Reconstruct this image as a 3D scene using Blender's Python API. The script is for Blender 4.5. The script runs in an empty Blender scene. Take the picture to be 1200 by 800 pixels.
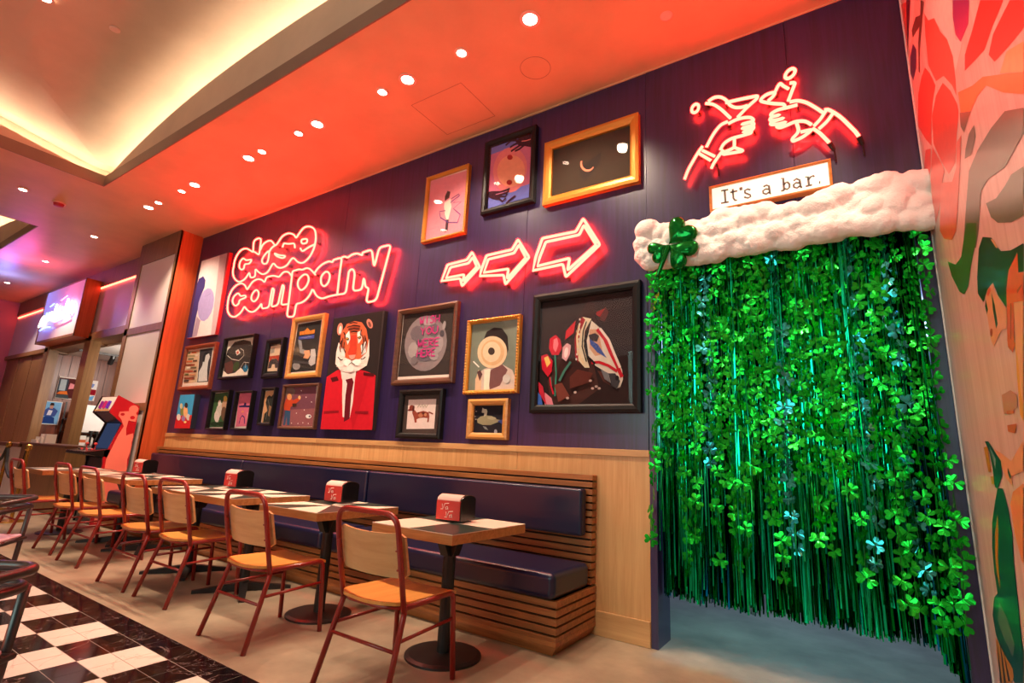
import bpy, bmesh, math, random
import numpy as np
from mathutils import Vector, Matrix
PI = math.pi
SC = bpy.context.scene
COL = SC.collection
rnd = random.Random(7)

# ------------------------------------------------------------------ camera, world, lights, exposure
cam = bpy.data.cameras.new('camera')
cam.sensor_width = 36.0
cam.lens = 603.6 / 1200 * 36.0
cam.clip_end = 200
cam_o = bpy.data.objects.new('camera', cam)
COL.objects.link(cam_o)
YAW, PITCH, ROLL = math.radians(33.98659), math.radians(12.48121), math.radians(2.81551)
fw = Vector((-math.sin(YAW)*math.cos(PITCH), math.cos(YAW)*math.cos(PITCH), math.sin(PITCH)))
r0 = Vector((math.cos(YAW), math.sin(YAW), 0))
u0 = r0.cross(fw)
rt = math.cos(ROLL)*r0 + math.sin(ROLL)*u0
up = -math.sin(ROLL)*r0 + math.cos(ROLL)*u0
cam_o.matrix_world = Matrix(((rt.x, up.x, -fw.x, 0.0), (rt.y, up.y, -fw.y, -3.6148), (rt.z, up.z, -fw.z, 1.17), (0, 0, 0, 1)))
SC.camera = cam_o

w = bpy.data.worlds.new('world')
SC.world = w
w.use_nodes = True
w.node_tree.nodes['Background'].inputs[0].default_value = (1.0, 0.74, 0.66, 1)
w.node_tree.nodes['Background'].inputs[1].default_value = WORLD_STRENGTH = 0.05

SC.view_settings.view_transform = 'Standard'
SC.view_settings.look = 'None'
SC.view_settings.gamma = 1.0
SC.view_settings.use_curve_mapping = False
SC.view_settings.exposure = 0.0
SC.cycles.use_denoising = True
SC.cycles.max_bounces = 8
SC.cycles.sample_clamp_indirect = 6.0

SPOT_BIG, SPOT_SMALL = 205.0, 190.0      # W of the two kinds of ceiling spot
NEON_RED = (48.0, 0.95, 0.60)             # radiance of a red tube
WARM = (1.0, 0.78, 0.56)

def add_light(name, kind, loc, power, color, target=None, size=0.1, size_y=None, spot=None, blend=0.5, parent=None):
    l = bpy.data.lights.new(name, kind)
    l.energy = power
    l.color = color
    if kind == 'AREA':
        l.size = size
        if size_y:
            l.shape = 'RECTANGLE'; l.size_y = size_y
    else:
        l.shadow_soft_size = size
    if spot:
        l.spot_size = math.radians(spot); l.spot_blend = blend
    o = bpy.data.objects.new(name, l)
    COL.objects.link(o)
    o.location = loc
    if target is not None:
        o.rotation_euler = (Vector(target)-Vector(loc)).to_track_quat('-Z', 'Y').to_euler()
    if parent:
        o.parent = parent
    return o

# unseen fill lamps added behind the camera, then lamps inside the bar and the shop
add_light('hall_fill', 'AREA', (-5.0, -7.5, 4.2), 26, (1.0, 0.84, 0.74), (-5.0, -3.0, 0.0), 5.0, 1.5)  # added soft fill from high in the hall
add_light('ceiling_red_fill', 'AREA', (-4.6, -5.4, 0.9), 45, (1.0, 0.14, 0.02), (-3.8, -0.6, 4.3), 4.0, 0.5)  # added red fill, reddens the ceiling
add_light('curtain_teal_fill', 'AREA', (-1.8, -7.0, 2.4), 115, (0.55, 1.0, 0.92), (-0.4, 0.0, 1.3), 4.2, 2.0)  # added teal fill, brightens the foil curtain
add_light('bar_light', 'AREA', (-0.4, 1.9, 2.5), 60, (0.34, 0.52, 1.0), (-0.4, 0.7, 0.0), 1.2, 0.5)
add_light('bar_green_light', 'AREA', (-0.9, 1.2, 1.6), 14, (0.10, 1.0, 0.7), (-0.5, 0.1, 1.3), 0.5, 0.5)
add_light('shop_light', 'AREA', (-11.6, 1.2, 2.8), 120, (1.0, 0.86, 0.74), (-14.5, 0.8, 1.5), 1.2, 1.2)

# ------------------------------------------------------------------ helpers
def lin(c):
    return tuple((x/255/12.92 if x/255 <= 0.04045 else ((x/255+0.055)/1.055)**2.4) for x in c)

class MB:
    def __init__(s):
        s.v, s.f, s.m, s.c = [], [], [], []
    def add(s, vs, fs, m=0, col=None):
        b = len(s.v)
        s.v += [tuple(p) for p in vs]
        for f in fs:
            s.f.append(tuple(b+i for i in f)); s.m.append(m); s.c.append(col)
        return s
    def box(s, x0, x1, y0, y1, z0, z1, m=0, col=None):
        vs = [(x, y, z) for z in (z0, z1) for y in (y0, y1) for x in (x0, x1)]
        return s.add(vs, [(0, 2, 3, 1), (4, 5, 7, 6), (0, 1, 5, 4), (2, 6, 7, 3), (0, 4, 6, 2), (1, 3, 7, 5)], m, col)
    def prism(s, poly, fn, d0, d1, m=0, col=None):
        """poly in 2-D; fn(a, b, d) gives the 3-D point."""
        n = len(poly)
        vs = [fn(a, b, d0) for a, b in poly]+[fn(a, b, d1) for a, b in poly]
        fs = [tuple(range(n))[::-1], tuple(range(n, 2*n))]+[(i, (i+1) % n, n+(i+1) % n, n+i) for i in range(n)]
        return s.add(vs, fs, m, col)
    def tube(s, path, r, seg=8, closed=False, m=0, caps=True, rb=None):
        P = [Vector(p) for p in path]
        n = len(P)
        T = []
        for i in range(n):
            a = P[(i-1) % n] if (closed or i > 0) else P[i]
            b = P[(i+1) % n] if (closed or i < n-1) else P[i]
            t = (b-a)
            T.append(t.normalized() if t.length > 1e-9 else Vector((0, 0, 1)))
        ref = Vector((0, 0, 1)) if abs(T[0].z) < 0.9 else Vector((1, 0, 0))
        N = [T[0].cross(ref).normalized()]
        for i in range(1, n):
            v = N[-1]-T[i]*N[-1].dot(T[i])
            N.append(v.normalized() if v.length > 1e-6 else N[-1])
        vs = []
        for i in range(n):
            B = T[i].cross(N[i])
            rr = r if rb is None else r+(rb-r)*i/(n-1)
            for k in range(seg):
                a = 2*PI*k/seg
                vs.append(P[i]+(N[i]*math.cos(a)+B*math.sin(a))*rr)
        fs = []
        for i in range(n if closed else n-1):
            j = (i+1) % n
            for k in range(seg):
                l = (k+1) % seg
                fs.append((i*seg+k, j*seg+k, j*seg+l, i*seg+l))
        if not closed and caps:
            fs += [tuple(range(seg)), tuple((n-1)*seg+k for k in range(seg))[::-1]]
        return s.add(vs, fs, m)
    def lathe(s, prof, c=(0, 0, 0), seg=24, m=0):
        vs = []
        for r, z in prof:
            for k in range(seg):
                a = 2*PI*k/seg
                vs.append((c[0]+r*math.cos(a), c[1]+r*math.sin(a), c[2]+z))
        n = len(prof)
        fs = [(i*seg+k, i*seg+(k+1) % seg, (i+1)*seg+(k+1) % seg, (i+1)*seg+k) for i in range(n-1) for k in range(seg)]
        fs += [tuple(range(seg))[::-1], tuple((n-1)*seg+k for k in range(seg))]
        return s.add(vs, fs, m)

def smooth_path(P, sub=5, closed=False):
    P = [Vector(p) for p in P]
    n = len(P)
    out = []
    for i in range(n if closed else n-1):
        p0 = P[(i-1) % n] if closed or i > 0 else P[i]
        p1, p2 = P[i], P[(i+1) % n]
        p3 = P[(i+2) % n] if closed or i+2 < n else p2
        for k in range(sub):
            t = k/sub
            out.append(0.5*((2*p1)+(p2-p0)*t+(2*p0-5*p1+4*p2-p3)*t*t+(3*p1-p0-3*p2+p3)*t*t*t))
    if not closed:
        out.append(P[-1])
    return out

def fillet(P, r, n=5):
    """polyline with rounded inner corners"""
    P = [Vector(p) for p in P]
    out = [P[0]]
    for i in range(1, len(P)-1):
        a, b, c = P[i-1], P[i], P[i+1]
        rr = min(r, (a-b).length*0.49, (c-b).length*0.49)
        s, e = b+(a-b).normalized()*rr, b+(c-b).normalized()*rr
        for k in range(n+1):
            t = k/n
            out.append(s*(1-t)**2+b*2*t*(1-t)+e*t*t)
    out.append(P[-1])
    return out

def obj(name, mb, mats=None, parent=None, smooth=False, loc=None, bevel=0, bseg=2, kind=None):
    me = bpy.data.meshes.new(name)
    me.from_pydata(mb.v, [], mb.f)
    if mats is not None:
        for m in (mats if isinstance(mats, (list, tuple)) else [mats]):
            me.materials.append(m)
    if any(mb.m):
        me.polygons.foreach_set('material_index', mb.m)
    if any(c is not None for c in mb.c):
        at = me.color_attributes.new('Col', 'FLOAT_COLOR', 'CORNER')
        arr = []
        for p in me.polygons:
            c = mb.c[p.index] or (1, 1, 1)
            arr += [c[0], c[1], c[2], 1.0]*p.loop_total
        at.data.foreach_set('color', arr)
    bm = bmesh.new(); bm.from_mesh(me)
    bmesh.ops.recalc_face_normals(bm, faces=bm.faces)
    bm.to_mesh(me); bm.free()
    if smooth:
        me.polygons.foreach_set('use_smooth', [True]*len(me.polygons))
    o = bpy.data.objects.new(name, me)
    COL.objects.link(o)
    if parent: o.parent = parent
    if loc: o.location = loc
    if bevel:
        b = o.modifiers.new('bevel', 'BEVEL'); b.width = bevel; b.segments = bseg; b.limit_method = 'ANGLE'; b.angle_limit = math.radians(35)
        if bseg > 2:
            me.polygons.foreach_set('use_smooth', [True]*len(me.polygons))
            wn = o.modifiers.new('wn', 'WEIGHTED_NORMAL'); wn.keep_sharp = False
    if kind: o['kind'] = kind
    return o

def tag(o, label, cat, group=None, kind=None):
    o['label'] = label; o['category'] = cat
    if group: o['group'] = group
    if kind: o['kind'] = kind
    return o

def thing(name, label, cat, loc=(0, 0, 0), rz=0.0, group=None):
    o = bpy.data.objects.new(name, None)
    o.empty_display_size = 0.1
    COL.objects.link(o)
    o.location = loc; o.rotation_euler = (0, 0, rz)
    return tag(o, label, cat, group)

def struct(name, mb, mats, parent=None, **k):
    o = obj(name, mb, mats, parent, **k)
    o['kind'] = 'structure'
    return o

def dup(o, parent=None):
    c = o.copy(); COL.objects.link(c)
    if parent: c.parent = parent
    for ch in o.children:
        dup(ch, c)
    return c

# ------------------------------------------------------------------ materials (all procedural)
def mat(name, color, rough=0.5, metal=0.0, bump=0.0, bscale=60.0, var=0.0, vscale=4.0, coat=0.0, coat_rough=0.1, spec=0.5, emit=None, es=1.0, stretch=(1, 1, 1), sheen=0.0):
    m = bpy.data.materials.new(name); m.use_nodes = True
    nt = m.node_tree; b = nt.nodes['Principled BSDF']
    c = lin(color)
    b.inputs['Base Color'].default_value = (*c, 1)
    b.inputs['Roughness'].default_value = rough
    b.inputs['Metallic'].default_value = metal
    b.inputs['Specular IOR Level'].default_value = spec
    b.inputs['Coat Weight'].default_value = coat
    b.inputs['Coat Roughness'].default_value = coat_rough
    b.inputs['Sheen Weight'].default_value = sheen
    if emit:
        b.inputs['Emission Color'].default_value = (*emit, 1); b.inputs['Emission Strength'].default_value = es
    if var or bump:
        tc = nt.nodes.new('ShaderNodeTexCoord'); mp = nt.nodes.new('ShaderNodeMapping'); mp.inputs['Scale'].default_value = stretch
        nt.links.new(tc.outputs['Object'], mp.inputs['Vector'])
    if var:
        n = nt.nodes.new('ShaderNodeTexNoise'); n.inputs['Scale'].default_value = vscale; n.inputs['Detail'].default_value = 6; n.inputs['Roughness'].default_value = 0.6
        nt.links.new(mp.outputs[0], n.inputs['Vector'])
        r = nt.nodes.new('ShaderNodeValToRGB')
        r.color_ramp.elements[0].position = 0.3; r.color_ramp.elements[1].position = 0.7
        r.color_ramp.elements[0].color = (*[x*(1-var) for x in c], 1); r.color_ramp.elements[1].color = (*[min(1, x*(1+var)) for x in c], 1)
        nt.links.new(n.outputs['Fac'], r.inputs['Fac']); nt.links.new(r.outputs['Color'], b.inputs['Base Color'])
    if bump:
        n2 = nt.nodes.new('ShaderNodeTexNoise'); n2.inputs['Scale'].default_value = bscale; n2.inputs['Detail'].default_value = 4
        nt.links.new(mp.outputs[0], n2.inputs['Vector'])
        bp = nt.nodes.new('ShaderNodeBump'); bp.inputs['Strength'].default_value = bump; bp.inputs['Distance'].default_value = 0.01
        nt.links.new(n2.outputs['Fac'], bp.inputs['Height']); nt.links.new(bp.outputs['Normal'], b.inputs['Normal'])
    return m

def wood(name, c0, c1, axis='x', scale=6.0, rough=0.4, coat=0.0, coat_rough=0.15, spec=0.5, bump=0.05, rand=0.12):
    """streaky grain along AXIS, each object a little lighter or darker"""
    m = bpy.data.materials.new(name); m.use_nodes = True
    nt = m.node_tree; b = nt.nodes['Principled BSDF']; N = nt.nodes.new; L = nt.links.new
    tc = N('ShaderNodeTexCoord'); mp = N('ShaderNodeMapping')
    st = {'x': (0.06, 1, 1), 'y': (1, 0.06, 1), 'z': (1, 1, 0.05)}[axis]
    mp.inputs['Scale'].default_value = st
    oi = N('ShaderNodeObjectInfo'); ad = N('ShaderNodeVectorMath'); ad.operation = 'ADD'
    L(tc.outputs['Object'], ad.inputs[0]); L(oi.outputs['Random'], ad.inputs[1]); L(ad.outputs[0], mp.inputs['Vector'])
    n1 = N('ShaderNodeTexNoise'); n1.inputs['Scale'].default_value = scale*4; n1.inputs['Detail'].default_value = 8; n1.inputs['Roughness'].default_value = 0.65; n1.inputs['Distortion'].default_value = 0.8
    L(mp.outputs[0], n1.inputs['Vector'])
    r = N('ShaderNodeValToRGB'); r.color_ramp.elements[0].position = 0.32; r.color_ramp.elements[1].position = 0.68
    r.color_ramp.elements[0].color = (*lin(c0), 1); r.color_ramp.elements[1].color = (*lin(c1), 1)
    L(n1.outputs['Fac'], r.inputs['Fac'])
    mr = N('ShaderNodeMapRange'); mr.inputs['To Min'].default_value = 1-rand; mr.inputs['To Max'].default_value = 1+rand
    L(oi.outputs['Random'], mr.inputs['Value'])
    hs = N('ShaderNodeHueSaturation'); L(r.outputs['Color'], hs.inputs['Color']); L(mr.outputs[0], hs.inputs['Value'])
    L(hs.outputs[0], b.inputs['Base Color'])
    b.inputs['Roughness'].default_value = rough; b.inputs['Specular IOR Level'].default_value = spec
    b.inputs['Coat Weight'].default_value = coat; b.inputs['Coat Roughness'].default_value = coat_rough
    bp = N('ShaderNodeBump'); bp.inputs['Strength'].default_value = bump; bp.inputs['Distance'].default_value = 0.004
    L(n1.outputs['Fac'], bp.inputs['Height']); L(bp.outputs['Normal'], b.inputs['Normal'])
    return m

def emitter(name, rgb):
    m = bpy.data.materials.new(name); m.use_nodes = True
    nt = m.node_tree; nt.nodes.clear()
    e = nt.nodes.new('ShaderNodeEmission'); o = nt.nodes.new('ShaderNodeOutputMaterial')
    mx = max(rgb)
    e.inputs[0].default_value = (rgb[0]/mx, rgb[1]/mx, rgb[2]/mx, 1); e.inputs[1].default_value = mx
    nt.links.new(e.outputs[0], o.inputs[0])
    return m

def print_mat(name, rough=0.5, coat=0.0, spec=0.5):
    """flat printed or painted colours, carried by the colour of each shape"""
    m = bpy.data.materials.new(name); m.use_nodes = True
    nt = m.node_tree; b = nt.nodes['Principled BSDF']
    a = nt.nodes.new('ShaderNodeVertexColor'); a.layer_name = 'Col'
    tc = nt.nodes.new('ShaderNodeTexCoord'); n = nt.nodes.new('ShaderNodeTexNoise'); n.inputs['Scale'].default_value = 22; n.inputs['Detail'].default_value = 5
    nt.links.new(tc.outputs['Object'], n.inputs['Vector'])
    mr = nt.nodes.new('ShaderNodeMapRange'); mr.inputs['To Min'].default_value = 0.86; mr.inputs['To Max'].default_value = 1.12
    nt.links.new(n.outputs['Fac'], mr.inputs['Value'])
    hs = nt.nodes.new('ShaderNodeHueSaturation'); nt.links.new(a.outputs['Color'], hs.inputs['Color']); nt.links.new(mr.outputs[0], hs.inputs['Value'])
    nt.links.new(hs.outputs[0], b.inputs['Base Color'])
    b.inputs['Roughness'].default_value = rough; b.inputs['Coat Weight'].default_value = coat; b.inputs['Coat Roughness'].default_value = 0.12
    b.inputs['Specular IOR Level'].default_value = spec
    return m

def glass_mat(name, tint=(1, 1, 1), rough=0.02, refl=0.06):
    m = bpy.data.materials.new(name); m.use_nodes = True
    nt = m.node_tree; nt.nodes.clear(); N = nt.nodes.new
    t = N('ShaderNodeBsdfTransparent'); t.inputs[0].default_value = (*tint, 1)
    g = N('ShaderNodeBsdfGlossy'); g.inputs['Roughness'].default_value = rough
    lw = N('ShaderNodeLayerWeight'); lw.inputs['Blend'].default_value = 0.25
    mr = N('ShaderNodeMapRange'); mr.inputs['To Min'].default_value = refl*0.16; mr.inputs['To Max'].default_value = 0.13
    nt.links.new(lw.outputs['Fresnel'], mr.inputs['Value'])
    mx = N('ShaderNodeMixShader'); o = N('ShaderNodeOutputMaterial')
    nt.links.new(mr.outputs[0], mx.inputs[0]); nt.links.new(t.outputs[0], mx.inputs[1]); nt.links.new(g.outputs[0], mx.inputs[2]); nt.links.new(mx.outputs[0], o.inputs[0])
    return m

M = {}
M['navy'] = wood('navy_stained_wood', (32, 22, 56), (48, 33, 82), 'z', 7, rough=0.34, spec=0.5, coat=0.35, coat_rough=0.24, bump=0.04, rand=0.06)
M['plaster'] = mat('beige_plaster', (208, 168, 126), 0.5, var=0.10, vscale=1.6, bump=0.05, bscale=9)
M['vault_plaster'] = mat('vault_plaster', (200, 176, 152), 0.6, var=0.08, vscale=2, bump=0.06, bscale=7)
M['lip'] = mat('brown_plaster', (128, 100, 84), 0.6, var=0.06, vscale=3)
M['concrete'] = mat('beige_concrete', (150, 132, 112), 0.34, var=0.3, vscale=2.6, bump=0.05, bscale=30)
M['maple'] = wood('maple_veneer', (196, 142, 88), (216, 166, 112), 'z', 6, rough=0.38, bump=0.02, rand=0.05)
M['maple_x'] = wood('maple_cap', (186, 136, 86), (212, 164, 112), 'x', 6, rough=0.38, bump=0.02, rand=0.05)
M['oak'] = wood('oak_slat', (118, 66, 30), (172, 106, 56), 'x', 7, rough=0.42, bump=0.08, rand=0.14)
M['vinyl'] = mat('navy_vinyl', (14, 20, 52), 0.30, bump=0.06, bscale=140, coat=0.15, coat_rough=0.25)
M['vinyl_seam'] = mat('navy_piping', (22, 22, 52), 0.3)
M['dark'] = mat('dark_void', (14, 12, 14), 0.8)
M['black'] = mat('black_powder_coat', (26, 24, 25), 0.42, bump=0.05, bscale=220)
M['black_gloss'] = mat('black_plastic', (20, 18, 18), 0.25)
M['red_tube'] = mat('red_powder_coat', (136, 26, 18), 0.34, coat=0.2)
M['ply'] = wood('ply_seat', (196, 124, 52), (222, 152, 78), 'y', 5, rough=0.32, coat=0.25, coat_rough=0.2, bump=0.02, rand=0.07)
M['ply_back'] = wood('ply_back', (188, 134, 84), (208, 158, 108), 'x', 5, rough=0.36, bump=0.02, rand=0.05)
M['lam_white'] = mat('white_laminate', (226, 208, 190), 0.3, var=0.03, vscale=30)
M['lam_green'] = mat('dark_green_laminate', (34, 52, 48), 0.28)
M['edge'] = wood('table_edge', (150, 96, 50), (186, 130, 78), 'x', 8, rough=0.4, rand=0.08)
M['grey_tube'] = mat('grey_anodised_tube', (78, 72, 72), 0.32, metal=0.6)
M['tile_white'] = mat('white_marble_tile', (226, 212, 202), 0.14, var=0.05, vscale=7)
M['tile_black'] = mat('black_marble_tile', (20, 16, 20), 0.10, var=0.5, vscale=18)
M['grout'] = mat('grey_grout', (150, 132, 122), 0.7)
def vein(m, col, width=0.012, scale=3.0):
    nt = m.node_tree; b = nt.nodes['Principled BSDF']; N = nt.nodes.new; L = nt.links.new
    g = N('ShaderNodeNewGeometry'); n = N('ShaderNodeTexNoise'); n.inputs['Scale'].default_value = scale; n.inputs['Detail'].default_value = 5; n.inputs['Distortion'].default_value = 1.4
    L(g.outputs['Position'], n.inputs['Vector'])
    s = N('ShaderNodeMath'); s.operation = 'SUBTRACT'; s.inputs[1].default_value = 0.5; L(n.outputs['Fac'], s.inputs[0])
    a = N('ShaderNodeMath'); a.operation = 'ABSOLUTE'; L(s.outputs[0], a.inputs[0])
    r = N('ShaderNodeMapRange'); r.inputs['From Max'].default_value = width; r.inputs['To Min'].default_value = 0.7; r.inputs['To Max'].default_value = 0.0; L(a.outputs[0], r.inputs['Value'])
    x = N('ShaderNodeMix'); x.data_type = 'RGBA'; x.inputs[7].default_value = (*lin(col), 1)
    old = b.inputs['Base Color'].links[0].from_socket; L(r.outputs[0], x.inputs[0]); L(old, x.inputs[6]); L(x.outputs[2], b.inputs['Base Color'])
vein(M['tile_black'], (150, 128, 124), 0.006, 3.5)
vein(M['tile_white'], (196, 176, 166), 0.010, 2.5)
M['gold'] = mat('gilt_frame', (206, 140, 52), 0.34, metal=0.35, bump=0.1, bscale=60)
M['gold_wood'] = wood('gilt_wood', (176, 112, 52), (206, 146, 76), 'x', 8, rough=0.38, rand=0.05)
M['black_frame'] = mat('black_frame', (20, 16, 16), 0.45, spec=0.25)
M['brown_frame'] = wood('brown_frame', (72, 42, 28), (104, 62, 40), 'x', 8, rough=0.4, rand=0.05)
M['red_frame'] = wood('red_brown_frame', (112, 50, 30), (140, 70, 44), 'x', 8, rough=0.4, rand=0.05)
M['mat_board'] = mat('mat_board', (232, 220, 208), 0.7)
M['mat_dark'] = mat('dark_mat_board', (66, 54, 52), 0.6)
M['print'] = print_mat('printed_art', 0.85, spec=0.1)
M['canvas'] = print_mat('printed_canvas', 0.8, spec=0.12)
M['mural'] = print_mat('mural_paint', 0.34, coat=0.25)
M['pane'] = glass_mat('picture_glass')
M['window_glass'] = glass_mat('window_glass', (0.95, 0.97, 0.97), 0.03, 0.08)
M['salmon'] = wood('salmon_stained_boards', (210, 176, 164), (236, 206, 196), 'z', 5, rough=0.36, coat=0.2, bump=0.04, rand=0.03)
M['neon'] = emitter('neon_red_tube', NEON_RED)
M['sign_face'] = mat('sign_face', (245, 236, 224), 0.5, emit=(1.0, 0.86, 0.72), es=0.55)
M['sign_ink'] = mat('sign_ink', (104, 92, 82), 0.6)
M['lamp'] = emitter('downlight_lens', (30.0, 23.0, 17.0))
M['cove'] = emitter('cove_led', (60.0, 46.0, 32.0))
M['led_red'] = emitter('red_led_strip', (14.0, 1.2, 0.6))
M['trim_ring'] = mat('downlight_trim', (226, 190, 172), 0.5)
M['cotton'] = mat('white_cotton_wool', (250, 242, 236), 0.95, bump=0.5, bscale=90, sheen=0.4)
M['foil'] = print_mat('green_foil', 0.16)
M['foil'].node_tree.nodes['Principled BSDF'].inputs['Metallic'].default_value = 1.0
M['shamrock'] = mat('green_foil_shamrock', (26, 205, 56), 0.24, metal=0.8, var=0.45, vscale=6)
M['shamrock_blue'] = mat('holographic_foil_shamrock', (60, 190, 190), 0.2, metal=0.95, var=0.4, vscale=8)
M['balloon'] = mat('green_foil_balloon', (4, 122, 44), 0.16, metal=0.75, bump=0.35, bscale=16)
M['string'] = mat('green_string', (20, 90, 30), 0.5)
M['storefront_wood'] = wood('storefront_walnut', (116, 82, 48), (148, 108, 66), 'z', 6, rough=0.45, rand=0.06)
M['return_wood'] = wood('neon_lit_wood', (176, 74, 34), (206, 98, 50), 'z', 5, rough=0.36, rand=0.05)  # orange neon light is put into the wood colour
M['white_panel'] = mat('white_panel', (226, 214, 208), 0.45)
M['end_wall'] = mat('red_lit_end_wall', (206, 116, 104), 0.5)  # red LED light is put into the wall colour
M['lilac_panel'] = mat('pale_panel', (206, 190, 194), 0.5)
M['plank'] = wood('cherry_plank', (92, 38, 18), (134, 62, 30), 'z', 6, rough=0.35, rand=0.14)
M['shop_white'] = mat('white_ceiling_tile', (224, 220, 216), 0.6)
M['brass'] = mat('brass', (200, 150, 70), 0.25, metal=0.9)
M['rope'] = mat('black_rope', (18, 16, 18), 0.6, bump=0.2, bscale=80)
M['cab_red'] = mat('red_cabinet_vinyl', (178, 22, 36), 0.35)
M['cab_pink'] = mat('salmon_silhouette_vinyl', (244, 138, 118), 0.4)
M['nap_red'] = mat('red_dispenser_face', (196, 52, 50), 0.35)
M['paper'] = mat('white_paper', (238, 226, 216), 0.8)
M['napkin'] = mat('folded_napkin', (206, 164, 154), 0.85)
M['chrome'] = mat('chrome', (200, 200, 200), 0.2, metal=1.0)
M['screen'] = emitter('arcade_screen', (0.03, 0.045, 0.10))
FRAMES={'tall': (-8.274, -7.464, 2.642, 3.879), 'collage': (-8.295, -7.393, 1.867, 2.529), 'toon': (-8.104, -7.652, 1.321, 1.794), 'green': (-7.269, -6.807, 1.316, 1.834), 'pink': (-6.656, -6.261, 1.322, 1.81), 'beige': (-6.086, -5.796, 1.384, 1.838), 'guitar': (-7.176, -6.415, 1.983, 2.558), 'arch': (-6.151, -5.765, 1.956, 2.454), 'mauve': (-5.653, -4.974, 1.347, 1.86), 'bowl': (-5.649, -5.018, 1.933, 2.677), 'tiger': (-4.846, -4.028, 1.351, 2.586), 'moon': (-3.835, -3.041, 1.793, 2.571), 'dog': (-3.698, -3.14, 1.283, 1.741), 'duck': (-2.841, -2.417, 1.294, 1.637), 'donut': (-2.909, -2.334, 1.681, 2.36), 'horse': (-2.205, -1.274, 1.514, 2.509), 'dancer': (-3.596, -3.028, 3.257, 4.0), 'hands': (-2.84, -2.251, 3.395, 4.17), 'eclipse': (-2.154, -1.279, 3.324, 3.941), 'sign': (-0.753, -0.005, 2.93, 3.126)}
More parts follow.
